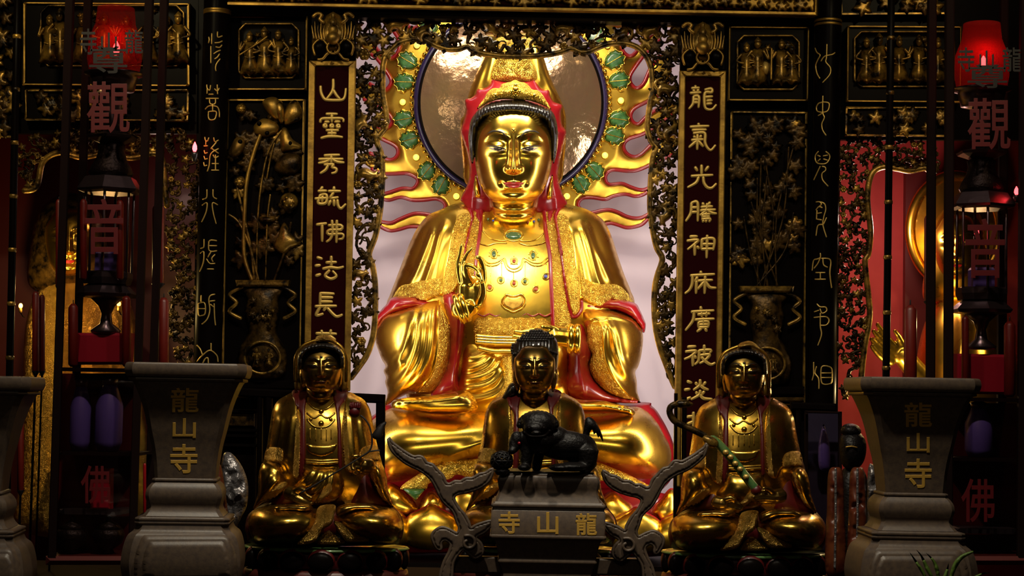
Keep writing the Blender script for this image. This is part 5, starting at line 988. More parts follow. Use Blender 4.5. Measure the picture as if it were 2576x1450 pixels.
puff('head', [(1697, 1018), (1704, 1008), (1722, 1006), (1738, 1012), (1744, 1018), (1730, 1026), (1708, 1026)], -1.90, .02, .02, 'carved_gilt', t, res=3)
puff('medallion', [(1768, 1108), (1770, 1098), (1782, 1096), (1800, 1104), (1808, 1116), (1800, 1128), (1784, 1126)], -1.92, .02, .02, 'carved_gilt', t, res=3)
for x, y in ((1826, 1138), (1838, 1150), (1850, 1166), (1862, 1180), (1877, 1200)): obj('gilt_stud', *ball(w1(x, y, -1.92), [.012, .01, .010], 10, 8), 'gold_letter', t)
obj('finial', *ball(w1(1902, 1234, -1.90), .022), 'dark_red', t)
# black seats behind the outer statues
def seat(label, rail, posts, Y=-1.34):
    t = thing('altar_chair', w1(posts[0][0], 1400, Y), label, 'chair')
    for x0, x1, y0 in posts: slab('post', [(x0, y0), (x1, y0), (x1-4, ypx(x1, Y, ZT0)), (x0-4, ypx(x0, Y, ZT0))], Y, .035, 'black_lacquer', t, .2)
    for r in rail: slab('rail', r, Y-.004, .04, 'black_lacquer', t, .2)
    0 and slab('seat_board', [(posts[0][0]-4, 1390), (posts[-1][1]-2, 1390), (posts[-1][1]-2, 1412), (posts[0][0]-4, 1412)], Y-.30, .30, 'black_lacquer', t)
seat('black square chair frame behind the left seated statue', [[(600, 976), (968, 993), (968, 1016), (600, 999)]], [(647, 660, 990), (668, 684, 990), (946, 969, 994)])
seat('black square chair frame behind the right seated statue', [[(1990, 1012), (2105, 1016), (2105, 1036), (1990, 1032)]], [(1697, 1705, 990), (1716, 1728, 1000), (2006, 2016, 1014)])
# lotus pedestals
def pedestal(cx, top, label):
    Y = YS; c = w1(cx, top, Y-.10); k = pxm(Y); t = thing('lotus_pedestal', c-[0, 0, .13], label, 'pedestal')
    def ell(pr, m_, n):
        rings = []
        for r, z in pr: a = np.arange(40)/40*2*math.pi; rings.append(np.stack([c[0]+r*np.cos(a), c[1]+.10+r*.62*np.sin(a), np.full(40, c[2]+z)], 1))
        return obj(n, *loft(rings), m_, t)
    ell([(.335, -.012), (.342, -.006), (.335, .0)], 'jade', 'rim'); ell([(.30, -.012), (.305, -.03), (.31, -.07), (.29, -.085)], 'dark_red', 'core'); ell([(.30, -.085), (.335, -.092), (.345, -.13)], 'red_wood', 'foot')
    for i in range(9):
        a = math.radians(-90+(i-4)*21); p = c+[.325*math.cos(a), .10+.325*.62*math.sin(a)-.012, -.048]
        for q, m_, s_, dz in (('petal', 'black_lacquer', 1, 0), ('petal_edge', 'dark_red', 1.10, .006)):
            o_ = obj(q, *ball(p+[0, .008 if q != 'petal' else -.004, dz], [.052*s_*max(.35, math.cos(math.radians((i-4)*19))), .022, .040*s_], 14, 10), m_, t)
pedestal(815, 1379, 'dark lotus pedestal under the left seated statue')
pedestal(1352, 1383, 'dark lotus pedestal under the middle seated buddha')
pedestal(1879, 1394, 'dark lotus pedestal under the right seated statue')
# ------------------------------------------------------------------ square stone altar vessels
def facet(name, prof, cx, yref, Y, m, parent, dk=.9, ch=.10, step=5, z_of=None):
    """prof: (half width px, y px) of the front face; a chamfered square body, each face its own strip"""
    P = np.array(prof, float); rings = []
    for hw, y in P:
        k = pxm(Y); h = hw*pxm(Y-hw*k*dk); hd = h*dk
        cen = w1(cx, y, Y-hd); c = h*ch
        r = [(-h, -hd+c), (-h+c, -hd), (h-c, -hd), (h, -hd+c), (h, hd-c), (h-c, hd), (-h+c, hd), (-h, hd-c)]
        rings.append([(cen[0]*0+XC+a, Y+b, cen[2]) for a, b in r])
    R = np.array(rings); mb = MB()
    for j in range(8):
        a, b = R[:, j], R[:, (j+1) % 8]; n = len(R); mb.add(np.concatenate([a, b]), [(i, n+i, n+i+1, i+1) for i in range(n-1)])
    mb.add(R[0], [tuple(range(8))]); mb.add(R[-1], [tuple(range(8))[::-1]])
    return mb.build(name, m, parent)
def prof_curve(P, step=4): return crom(P, False, step)
def vessel(ax, dy, Y, label, rot=0, chars=True, s=1.0, rimdx=0):
    global XC
    o = lambda L: [(h*s, 915+dy+(y-915)*s) for h, y in L]
    XC = w1(ax, 1150, Y-.12)[0]
    t = thing('stone_altar_vessel', np.array([XC, Y, w1(ax, 1530+dy, Y-.2)[2]]), label, 'vessel')
    facet('rim', prof_curve(o([(132, 913), (148, 914), (152, 922), (153, 933), (150, 944), (146, 949), (138, 950)])), ax, 0, Y, 'stone', t, ch=.14)
    facet('lip', o([(138, 950), (143, 952), (143, 958), (136, 960)]), ax, 0, Y, 'stone', t, ch=.14)
    nk = facet('neck', prof_curve(o([(134, 960), (126, 975), (112, 1010), (102, 1045), (94, 1083), (85, 1122), (79, 1160), (75, 1204)])), ax, 0, Y, 'stone', t, ch=.12)
    facet('neck_ring', o([(75, 1204), (80, 1206), (81, 1211), (78, 1214)]), ax, 0, Y, 'stone', t)
    facet('knop', prof_curve(o([(78, 1214), (86, 1222), (93, 1234), (95, 1250), (91, 1266), (88, 1276), (92, 1288), (101, 1300)])), ax, 0, Y, 'stone', t)
    facet('foot_ring', o([(103, 1301), (117, 1305), (118, 1311), (112, 1313), (118, 1315), (117, 1321), (112, 1322)]), ax, 0, Y, 'stone', t)
    bd = facet('body', prof_curve(o([(115, 1322), (120, 1336), (134, 1350), (142, 1372), (147, 1400), (148, 1430), (140, 1470), (120, 1500), (118, 1530)])), ax, 0, Y, 'stone', t, ch=.16)
    bv = bvh_of([bd]); q = lambda P: [(ax+x*s, 915+dy+(y-915)*s) for x, y in P]
    drape('panel', q([(-112, 1352), (-112, 1352), (-104, 1344), (0, 1343), (104, 1344), (112, 1352), (112, 1352), (128, 1400), (130, 1450), (112, 1470), (-112, 1470), (-130, 1450), (-128, 1400)]), bv, .012, 'stone', t, res=8, edge=6)
    drape('panel', q([(-94, 1360), (-94, 1360), (94, 1360), (94, 1360), (108, 1400), (110, 1440), (96, 1458), (-96, 1458), (-110, 1440), (-108, 1400)]), bvh_of([bd, [c for c in t.children if c.name.startswith('panel')][0]]), .010, 'stone', t, res=8, edge=5)
    if chars:
        b2 = bvh_of([nk])
        for ch, y, w_, h_ in (('龍', 1007, 70, 62), ('山', 1078, 58, 50), ('寺', 1155, 68, 74)): glyph(ch, ax, 915+dy+(y-915)*s, w_*s, h_*s, 0, 'letter_ochre', t, 'carved_character', .003, .016, bv=b2)
    t.rotation_euler.z = math.radians(rot); return t
vessel(456, 0, -2.80, 'tall grey stone vessel with three gold characters at left', 5)
vessel(2310, 37, -2.80, 'tall grey stone vessel with three dull gold characters at right', 0)
vessel(-88, 32, -2.80, 'grey stone vessel cut off by the left edge of the view', 6, False)
# ------------------------------------------------------------------ stone incense burner with a lion on its lid
YC = -2.62; AX = 1380; XC = w1(AX, 1280, YC-.2)[0]
t = thing('incense_burner', np.array([XC, YC, w1(AX, 1500, YC-.2)[2]]), 'square stone incense burner with gold characters and flame shaped handles in the middle', 'incense burner')
lid = facet('lid', prof_curve([(112, 1191), (115, 1196), (124, 1200), (128, 1212), (126, 1226), (124, 1236), (126, 1248), (131, 1260), (133, 1264)], 3), AX, 0, YC, 'stone', t, ch=.04)
facet('lid_edge', [(113, 1188), (114, 1190), (112, 1192)], AX, 0, YC, 'black_bronze', t, ch=.04)
facet('ledge', [(133, 1264), (138, 1265), (138, 1269), (143, 1270), (144, 1277), (140, 1279)], AX, 0, YC, 'stone', t, ch=.03)
bx = facet('box', [(140, 1279), (140, 1286), (143, 1288), (143, 1348)], AX, 0, YC, 'stone', t, ch=.02)
facet('ledge', [(143, 1348), (146, 1349), (146, 1356), (140, 1358)], AX, 0, YC, 'stone', t, ch=.03)
facet('base', prof_curve([(138, 1358), (132, 1364), (126, 1385), (122, 1405), (124, 1412), (124, 1418), (118, 1424), (112, 1450), (120, 1500)]), AX, 0, YC, 'stone', t, ch=.03)
bvb = bvh_of([bx])
for ch, x, y in (('寺', 1281, 1316), ('山', 1378, 1317), ('龍', 1475, 1320)): glyph(ch, x, y, 54, 56, 0, 'letter_ochre', t, 'carved_character', .003, .022, bv=bvb)
HAND = [(977, 1102), (984, 1112), (995, 1121), (1017, 1137), (1040, 1150), (1050, 1149), (1062, 1151), (1074, 1166), (1086, 1169), (1095, 1178), (1104, 1188), (1114, 1198), (1121, 1216), (1132, 1219), (1145, 1212), (1158, 1213), (1172, 1205), (1189, 1204), (1206, 1194), (1221, 1191), (1239, 1181), (1231, 1207), (1208, 1226), (1177, 1237), (1152, 1242), (1141, 1252), (1150, 1274), (1168, 1296), (1179, 1316), (1184, 1330), (1202, 1321), (1239, 1312), (1221, 1337), (1197, 1352), (1210, 1370), (1214, 1391), (1196, 1404), (1180, 1394), (1164, 1382), (1140, 1414), (1133, 1460), (1108, 1460), (1116, 1420), (1131, 1388), (1134, 1368), (1119, 1358), (1109, 1366), (1109, 1382), (1100, 1380), (1087, 1353), (1094, 1337), (1112, 1328), (1131, 1334), (1150, 1343), (1156, 1330), (1150, 1312), (1140, 1286), (1118, 1264), (1106, 1245), (1094, 1220), (1080, 1200), (1055, 1182), (1023, 1166), (995, 1143), (983, 1127)]
def flame_handle(P):
    h = puff('handle', P, YC-.02, .020, .03, 'stone', t, res=4, cap=.03)
    ytube('handle_edge', P, YC-.030, .0065, 'stone', h, closed=True, step=6)
flame_handle(HAND)
flame_handle([(2756-x, y+.018*(2756-2*x)) for x, y in HAND])
for sx, sy in ((1178, 1345), (1578, 1352)):
    ytube('scroll', [(sx+s_*22*math.cos(q), sy+22+s_*20*math.sin(q)) for q, s_ in zip(np.linspace(-2, 4.2, 12), np.linspace(1, .35, 12))], YC-.045, .006, 'stone', t)
slab('handle_bracket', [(1130, 1400), (1630, 1408), (1630, 1450), (1130, 1442)], YC, .05, 'stone', t)
# lion
YL = -2.72; mb = MB()
def blob(x, y, rx, ry, dY=0, rz=None): y -= 3; mb.add(*ball(w1(x, y, YL+dY), [rx*pxm(YL), (rz or rx)*pxm(YL), ry*pxm(YL)], 18, 12))
def limb(L, r0, r1, Y0, Y1): fin([(a, b-3) for a, b in L], r0*pxm(YL), r1*pxm(YL), YL+Y0, YL+Y1, mb)
blob(1354, 1070, 44, 33, -.06, 36); blob(1350, 1052, 34, 14, -.05, 30); blob(1345, 1082, 28, 18, -.09, 26); blob(1322, 1066, 14, 18, -.06); blob(1388, 1066, 14, 18, -.05)
blob(1352, 1110, 44, 34, -.04, 40); blob(1420, 1124, 70, 38, 0, 40); blob(1462, 1138, 42, 44, .02, 38); blob(1392, 1105, 42, 32, 0)
limb([(1332, 1120), (1325, 1150), (1322, 1180)], 20, 14, -.05, -.06); blob(1318, 1180, 16, 9, -.08)
limb([(1318, 1105), (1296, 1112), (1292, 1135)], 18, 13, -.04, -.06); blob(1300, 1110, 17, 22, -.05); blob(1288, 1138, 11, 9, -.07)
limb([(1360, 1130), (1352, 1160), (1350, 1182)], 16, 13, .05, .05)
limb([(1478, 1140), (1478, 1165), (1470, 1184)], 30, 18, -.02, -.03); blob(1408, 1180, 28, 10, -.06); blob(1440, 1178, 40, 12, -.04); blob(1470, 1170, 32, 20, .02)
t = thing('guardian_lion_figure', w1(1400, 1190, YL), 'dark bronze lion crouching on top of the stone incense burner', 'figurine')
lion = remesh('body', mb, .004, 'black_bronze', t, 4)
puff('tail', [(1470, 1068), (1474, 1052), (1484, 1050), (1497, 1060), (1508, 1078), (1515, 1095), (1517, 1112), (1508, 1098), (1505, 1102), (1499, 1090), (1494, 1094), (1490, 1082), (1484, 1090), (1480, 1110), (1472, 1120), (1466, 1100)], YL+.03, .02, .02, 'black_bronze', t, res=3)
for x in (1331, 1368): obj('eye', *ball(w1(x, 1079, YL-.124), .0095, 12, 8), 'black_lacquer', t)
obj('nose', *ball(w1(1349, 1090, YL-.165), [.016, .012, .009], 12, 8), 'black_bronze', t)
ytube('mouth', [(1318, 1088), (1330, 1098), (1350, 1100), (1372, 1097), (1384, 1084)], YL-.135, .006, 'black_lacquer', t)
for i in range(15):
    a = math.pi*(1.02+i/14*.96); obj('mane_curl', *ball(w1(1353+44*math.cos(a), 1072+31*math.sin(a), YL-.05), [.014, .014, .012], 10, 8), 'black_bronze', t)
obj('tongue', *ball(w1(1306, 1116, YL-.08), [.006, .005, .006], 8, 6), 'red_lacquer', t)
t = thing('openwork_ball', w1(1260, 1190, YL), 'dark pierced bronze ball beside the paw of the bronze lion', 'ball')
bm = bmesh.new(); bmesh.ops.create_icosphere(bm, subdivisions=2, radius=1); cB = w1(1262, 1160, YL-.06)
E_ = [(np.array(e.verts[0].co), np.array(e.verts[1].co)) for e in bm.edges]; bm.free(); mb = MB()
for a, b in E_: mb.add(*sweep(np.array([cB+a*[.038, .034, .032], cB+b*[.038, .034, .032]]), .0042, 5))
mb.build('lattice', 'black_bronze', t)
obj('core', *ball(cB, .021), 'carved_gilt', t)
mb = MB(); fin([(1262, 1179), (1262, 1184)], .02, .03, YL-.06, YL-.06, mb); mb.build('foot', 'black_bronze', t)
# ------------------------------------------------------------------ pagoda lamps, glass cases, candles
def hexl(c, prof, m, n, par, seg=6, smooth=False, rot=.52): return obj(n, *lathe(c, prof, seg, rot=rot), m, par, smooth)
def pagoda(ax, dy, Y, label):
    k = pxm(Y); z = lambda y: w1(ax, y+dy, Y)[2]; c = w1(ax, 840+dy, Y); t = thing('pagoda_lamp', c, label, 'lamp'); P = lambda L: [(r*k, z(y)-c[2]) for r, y in L]
    hexl(c, P([(34, 840), (38, 832), (16, 815), (12, 790), (20, 770), (40, 752)]), 'pewter', 'stem', t, 16, True)
    hexl(c, P([(40, 752), (74, 748), (80, 740), (60, 722), (48, 716)]), 'pewter', 'roof', t)
    hexl(c, P([(60, 716), (66, 700), (66, 688), (60, 684)]), 'pewter', 'gallery', t)
    for i in range(6):
        a = math.radians(60*i+30); p = c+[62*k*math.cos(a), 62*k*math.sin(a), 0]
        obj('column', *sweep(np.array([[p[0], p[1], z(688)], [p[0], p[1], z(488)]]), 3.5*k, 8), 'pewter', t)
    hexl(c, P([(38, 684), (38, 640), (34, 634)]), 'violet_plastic', 'inner_box', t, 4, False, .78)
    hexl(c, P([(66, 488), (82, 484), (86, 478), (66, 448), (52, 444)]), 'pewter', 'roof', t)
    for i in range(30):
        a = 2*math.pi*i/30; f = 1/max(abs(math.cos(((a-.52) % (math.pi/3))-math.pi/6)), .5)*math.cos(math.pi/6)
        obj('roof_tile', *sweep(np.array([[c[0]+82*k*f*math.cos(a), c[1]+82*k*f*math.sin(a), z(480)], [c[0]+62*k*f*math.cos(a), c[1]+62*k*f*math.sin(a), z(450)]]), 2.6*k, 6), 'pewter', t)
    hexl(c, P([(52, 444), (56, 436), (50, 420), (38, 400), (33, 380), (36, 366), (30, 362)]), 'black_bronze', 'bell', t, 24, True)
    hexl(c, P([(30, 362), (62, 350), (66, 344), (40, 338), (22, 330)]), 'pewter', 'roof', t)
    hexl(c, P([(22, 330), (26, 300), (20, 270), (28, 250), (24, 232)]), 'pewter', 'stem', t, 20, True)
    hexl(c, P([(24, 232), (52, 228), (58, 200), (60, 192), (74, 188), (74, 184), (58, 184)]), 'pewter', 'oil_cup', t, 28, True)
    obj('glass_chimney', *lathe(c, P([(62, 184), (68, 150), (66, 100), (50, 60), (46, 20)]), 28), 'red_glass', t)
    return t
def candle(x, y0, y1, Y, r, label, lit=False, m='wax_red', group=None, stand=None):
    stand = None if 'pagoda lamp in the left case' in label else None if 'side of the left case' in label or 'in the right case' in label else ZTAB
    t = thing('candle', w1(x, y1, Y), label, 'candle', group); a, b = w1(x, y1, Y), w1(x, y0, Y); k = pxm(Y)
    obj('wax', *sweep(np.array([a, a+(b-a)*.5, a+(b-a)*.97, b]), np.array([r, r, r, r*.8])*k, 14), m, t)
    if stand: obj('candlestick', *sweep(np.array([[a[0], a[1], stand], [a[0], a[1], a[2]-.02], [a[0], a[1], a[2]]]), np.array([r*.35, r*.35, r*1.15])*k, 12), 'black_bronze', t)
    obj('wick', *sweep(np.array([b, b+[0, 0, r*1.2*k]]), r*.12*k, 6), 'ink_black', t)
    if lit:
        fl = obj('flame', *lathe(b+[0, 0, r*k*.8], [(r*.25*k, 0), (r*.6*k, r*.8*k), (r*.35*k, r*1.9*k), (r*.05*k, r*3*k)], 10), 'amber_glow', t)
    return t
def case(xl0, xl1, xr0, xr1, wp, Y, label, side, dep=.30):
    """xl0/xl1: left post at y=0 / y=1420; same for the right post"""
    at = lambda a, b, y: a+(b-a)*y/1420
    t = thing('glass_lamp_case', w1((xl1+xr1)/2, 1420, Y), label, 'case')
    for x0, x1 in ((xl0, xl1), (xr0, xr1)):
        slab('post', [(x0-wp, -80), (x0+wp, -80), (x1+wp, 1418), (x1-wp, 1418)], Y, .03, 'dark_wood', t, .15)
        v, f = slabv([(x0-wp, -80), (x0+wp, -80), (x1+wp, 1418), (x1-wp, 1418)], Y, .03, .15); v = v+[0, dep, 0]; obj('post', v, f, 'dark_wood', t, None and False or False)
    slab('bottom_rail', [(xl1-wp-4, 1400), (xr1+wp+4, 1400), (xr1+wp+4, 1422), (xl1-wp-4, 1422)], Y-.01, dep+.06, 'red_wood', t, .05)
    q = [(xl0+wp, -70), (xr0-wp, -70), (xr1-wp, 1400), (xl1+wp, 1400)]
    v = W(np.array([p[0] for p in q]), np.array([p[1] for p in q]), np.full(4, Y+.012)); v2 = v+[0, .004, 0]
    obj('pane', np.concatenate([v, v2]), [(0, 1, 2, 3), (7, 6, 5, 4), (0, 4, 5, 1), (1, 5, 6, 2), (2, 6, 7, 3), (3, 7, 4, 0)], 'glass', t, False)
    return t
YG = -1.98
cL = case(178, 128, 378, 330, 9, YG, 'tall dark framed glass lamp case at left with red characters', 0)
cR = case(2391, 2386, 2580, 2572, 11, YG, 'tall dark framed glass lamp case at the right edge with red characters', 1)
for ch, x, y, w_, h_, m_ in (('寺', 222, 105, 42, 66, 'ink_black'), ('山', 274, 105, 40, 46, 'ink_black'), ('龍', 337, 105, 46, 60, 'ink_black'), ('尊', 272, 150, 96, 70, 'ink_black'), ('觀', 272, 270, 108, 130, 'paint_red'), ('音', 262, 570, 96, 140, 'paint_red'), ('佛', 240, 1220, 74, 96, 'paint_red')):
    glyph(ch, x, y, w_, h_, YG+.008, m_, cL, 'painted_character', .001, .012)
for ch, x, y, w_, h_, m_ in (('寺', 2430, 150, 42, 62, 'ink_black'), ('山', 2482, 150, 36, 46, 'ink_black'), ('龍', 2546, 150, 48, 62, 'ink_black'), ('尊', 2484, 192, 100, 60, 'ink_black'), ('觀', 2488, 312, 108, 130, 'paint_red'), ('音', 2478, 625, 100, 150, 'paint_red'), ('佛', 2460, 1260, 84, 110, 'paint_red')):
    glyph(ch, x, y, w_, h_, YG+.008, m_, cR, 'painted_character', .001, .012)
YI = -1.82
for t_, sh in ((cL, (926, 1137)), (cR, (1001, 1152))):
    xb = (152, 346, 140, 332) if t_ is cL else (2392, 2572, 2390, 2566)
    slab('back_board', [(xb[0], sh[0]+14), (xb[1], sh[0]+14), (xb[3], 1386), (xb[2], 1386)], YG+.285, .012, 'dark_red', t_, .05)
    for y in sh: x0, x1 = ((148, 352) if t_ is cL else (2392, 2572)); slab('shelf', [(x0, y), (x1, y+3), (x1, y+10), (x0, y+7)], YG+.03, .26, 'dark_wood', t_, .05)
pagoda(266, 0, YI, 'pewter pagoda oil lamp inside the left glass case'); pagoda(2468, 40, YI, 'pewter pagoda oil lamp inside the right glass case')
def redlamp(x, y, Y, h, label, power, r=4.0):
    t = thing('red_lamp', w1(x, y+h, Y), label, 'lamp'); k = pxm(Y); p = w1(x, y, Y)
    obj('flame_bulb', *lathe(p-[0, 0, h*.5*k], [(r*.5*k, 0), (r*k, h*.3*k), (r*.9*k, h*.6*k), (r*.15*k, h*k)], 14), 'red_glow', t)
    obj('holder', *lathe(p-[0, 0, h*.5*k], [(r*1.0*k, -h*.9*k), (r*1.4*k, -h*.2*k), (r*1.3*k, 0)], 14), 'pewter', t)
    if power: point('red_lamp_light', p+np.array([0, -.012-.0*k, h*.6*k]), power, (1, .02, .02), .02)
redlamp(293, 120, YI-.05, 34, 'red flame lamp burning in the cup inside the left glass case', .38, 9)
redlamp(2474, 155, YI-.05, 30, 'red flame lamp burning in the cup inside the right glass case', .6, 9)
redlamp(490, 370, -.80, 26, 'small red lamp glowing beside the left round column', .02, 6)
redlamp(2457, 583, YI-.13, 24, 'small red lamp glowing low inside the right glass case', .05, 6)
redlamp(2557, 480, YI-.08, 22, 'small red lamp glowing at the far right edge', .05, 6)
ZTAB = ZT0
# candles in and beside the cases
for x, y0, y1, r, lab in ((210, 505, 700, 9, 'red candle left of the pagoda lamp in the left case'), (302, 508, 700, 9, 'red candle right of the pagoda lamp in the left case')): candle(x, y0, y1, YI-.12, r, lab)
candle(184, 770, 917, YI-.10, 12, 'thick orange red candle at the left side of the left case'); candle(318, 750, 917, YI-.10, 11, 'thick orange red candle at the right side of the left case')
candle(90, 738, 935, -1.55, 9, 'taller of the two red candles left of the left case'); candle(106, 745, 935, -1.52, 7, 'shorter of the two red candles left of the left case')
candle(148, 505, 720, -1.5, 8, 'dark red candle just left of the left case post'); candle(398, 520, 715, -1.5, 15, 'thick red candle right of the left case'); candle(412, 755, 925, -1.6, 13, 'thick red candle with label above the left stone vessel')
candle(52, 1050, 1235, -1.9, 8, 'thin red candle behind the far left stone vessel'); candle(364, 1168, 1300, -2.3, 4, 'thin bright red stick behind the left stone vessel', m='red_lacquer')
candle(2290, 775, 965, -1.55, 16, 'thick dark red candle above the right stone vessel'); candle(2338, 545, 760, -1.5, 13, 'dark red candle left of the right case'); candle(2540, 815, 992, YI-.1, 14, 'dark red candle right of the pagoda lamp in the right case')
candle(2428, 800, 991, YI-.1, 9, 'dark red candle left of the pagoda lamp in the right case')
def boxy(name, q, Y, dep, m, label, cat): o = slab(name, q, Y, dep, m, None, .1); tag(o, label, cat); return o
boxy('gift_packet', [(196, 838), (328, 838), (322, 917), (190, 917)], YI-.04, .10, 'packet_red', 'crimson gift packet under the pagoda lamp in the left case', 'packet')
boxy('gift_packet', [(2408, 890), (2540, 893), (2536, 993), (2404, 991)], YI-.04, .10, 'packet_red', 'crimson gift packet under the pagoda lamp in the right case', 'packet')
def jar(x, y0, y1, r, Y, label):
    t = thing('violet_jar', w1(x, y1, Y), label, 'jar'); k = pxm(Y); a = w1(x, y1, Y); a[2] = (w1(x, 1137+3*(x-148)/204, YG+.03) if x < 1000 else w1(x, 1153, YG+.03))[2]+.003; h = w1(x, y0, Y)[2]-a[2]
    obj('body', *lathe(a, [(r*.75*k, 0), (r*k, h*.12), (r*k, h*.6), (r*.62*k, h*.82), (r*.5*k, h*.88)], 24), 'violet_plastic', t)
    obj('lid', *lathe(a, [(r*.56*k, h*.88), (r*.58*k, h*.97), (r*.3*k, h)], 24), 'pewter', t)
jar(200, 952, 1127, 26, YI-.03, 'violet glass jar at left in the bottom of the left case'); jar(272, 946, 1127, 34, YI-.03, 'wider violet glass jar at right in the bottom of the left case'); jar(2462, 1010, 1142, 34, YI-.03, 'violet glass jar in the bottom of the right case')
boxy('incense_box', [(232, 1180), (278, 1180), (276, 1282), (228, 1282)], YI-.06, .07, 'packet_red', 'red incense box standing in the bottom of the left case', 'box')
boxy('offering_tray', [(150, 1282), (318, 1284), (316, 1294), (148, 1292)], YI-.10, .20, 'pewter', 'dull pewter tray across the bottom of the left case', 'tray')
boxy('offering_tray', [(2404, 1330), (2560, 1332), (2558, 1344), (2402, 1342)], YI-.10, .20, 'pewter', 'dull pewter tray across the bottom of the right case', 'tray')
for x, lab in ((180, 'dark round censer at left on the floor of the left case'), (272, 'dark round censer at right on the floor of the left case')):
    c = w1(x, 1391, YI-.06); t = thing('small_censer', c, lab, 'censer'); k = pxm(YI)
    obj('bowl', *lathe(c, [(16*k, 0), (12*k, 8*k), (34*k, 24*k), (40*k, 44*k), (34*k, 58*k)], 24), 'black_bronze', t); obj('lid', *lathe(c, [(34*k, 58*k), (20*k, 72*k), (6*k, 80*k), (8*k, 86*k), (1*k, 92*k)], 24), 'black_bronze', t)
# ------------------------------------------------------------------ side niches left and right
LN = [(60, 345), (478, 342), (486, 900), (432, 900), (420, 760), (428, 690), (414, 600), (420, 520), (414, 460), (410, 408), (388, 386), (330, 398), (270, 386), (205, 396), (150, 384), (108, 408), (92, 470), (60, 480)]
pierced('openwork_carving', LN, 'gilt pierced carving arched over the dim left side niche', 190, 13, [LN[7:18]], [])
RN = [(2116, 362), (2350, 364), (2350, 450), (2330, 424), (2290, 430), (2255, 424), (2220, 420), (2192, 440), (2182, 500), (2190, 580), (2184, 640), (2176, 660), (2184, 740), (2188, 800), (2174, 880), (2166, 960), (2110, 960)]
pierced('openwork_carving', RN, 'gilt pierced carving arched over the red right side niche', 170, 13, [RN[2:16]], [])
YN = .05
t = thing('niche_deity_statue', w1(190, 1340, YN), 'gilded statue deep in the left side niche, half hidden by the lamp case', 'statue')
puff('robe', [(62, 1340), (50, 1200), (58, 1000), (60, 860), (76, 770), (108, 722), (150, 702), (235, 702), (290, 724), (330, 770), (350, 860), (360, 1000), (380, 1200), (370, 1340)], YN, .30, .2, 'old_gold_emb', t, res=9, ridges=[([(100, 760), (90, 850), (100, 960)], 14, .04), ([(60, 1330), (110, 1260), (125, 1160)], 12, .05), ([(80, 1300), (105, 1200), (115, 1100)], 10, .04), ([(230, 760), (220, 860), (240, 980)], 14, .04)])
puff('hood', [(75, 720), (80, 600), (100, 530), (150, 490), (200, 490), (250, 530), (268, 600), (275, 720), (180, 740)], YN+.02, .15, .1, 'carved_dark', t, res=7)
face(174, 545, 122, 150, YN-.10, 'gold', t, 'lip_red', 'brow_black', 'brow_black', front=.12, res=4)
t = thing('niche_deity_statue', w1(2420, 1340, YN), 'gilded statue with gold halo deep in the right side niche', 'statue')
puff('robe', [(2300, 1340), (2290, 1150), (2300, 960), (2318, 840), (2350, 770), (2400, 740), (2470, 740), (2530, 775), (2560, 860), (2580, 1000), (2600, 1340)], YN, .30, .2, 'gold', t, res=9, ridges=[([(2420, 770), (2425, 840), (2415, 920)], 12, .04), ([(2478, 770), (2482, 850), (2490, 920)], 12, .04)])
a = np.linspace(0, 6.283, 25)[:-1]
puff('halo', [(2402+114*math.cos(q), 580+140*math.sin(q)) for q in a], YN+.16, .03, .03, 'gold_plate', t, res=8, cap=.1)
ytube('halo_rim', [(2402+112*math.cos(q), 580+138*math.sin(q)) for q in a], YN+.14, .028, 'gold', t, closed=True)
puff('hood', [(2330, 760), (2336, 640), (2350, 560), (2400, 510), (2450, 520), (2480, 590), (2486, 760)], YN+.04, .15, .1, 'gold', t, res=8)
face(2408, 560, 116, 144, YN-.10, 'gold', t, 'lip_red', 'brow_black', 'brow_black', front=.12, res=4)
H = MB()
fin([(2330, 960), (2300, 930), (2268, 890)], .055, .05, YN-.35, YN-.40, H)
for L in ([(2262, 885), (2232, 850), (2206, 815)], [(2254, 892), (2222, 862), (2196, 832)], [(2248, 902), (2218, 880), (2190, 852)], [(2244, 912), (2216, 898), (2192, 872)], [(2275, 880), (2262, 850), (2250, 832)]): fin(L, .022, .011, YN-.40, YN-.44, H)
remesh('hand', H, .007, 'gold', t, 4)
for (x, y, p) in ((85, 720, 8.0), (262, 790, 4)): point('left_niche_lamp', w1(x, y, -.36), p, (1, .68, .22), .03)
for (x, y, p) in ((2245, 985, 6.0), (2455, 800, 4)): point('right_niche_lamp', w1(x, y, -.45), p, (1, .70, .30), .03)
point('right_niche_lamp', w1(2255, 560, -.1), 9.0, (1, .62, .5), .05)
point('left_niche_lamp', w1(400, 470, .1), 1.0, (1, .62, .5), .05)
def bulb(x, y, Y, label):
    p = w1(x, y, Y); t = thing('candle_bulb', p-[0, 0, .03], label, 'bulb'); obj('glass', *ball(p, [.010, .010, .013], 12, 8), 'amber_glow', t); obj('holder', *sweep(np.array([p-[0, 0, .012], p-[0, 0, .03]]), .008, 10), 'gilt_frame', t)
    obj('wire', *sweep(np.array([p-[0, 0, .03], p+[0, .05, -.05], p+[0, .09, -.05]]), .003, 6), 'black_lacquer', t)
bulb(52, 770, -.30, 'glowing yellow bulb left of the two red candles'); bulb(299, 765, -.30, 'glowing amber bulb under the pagoda lamp in the left case')
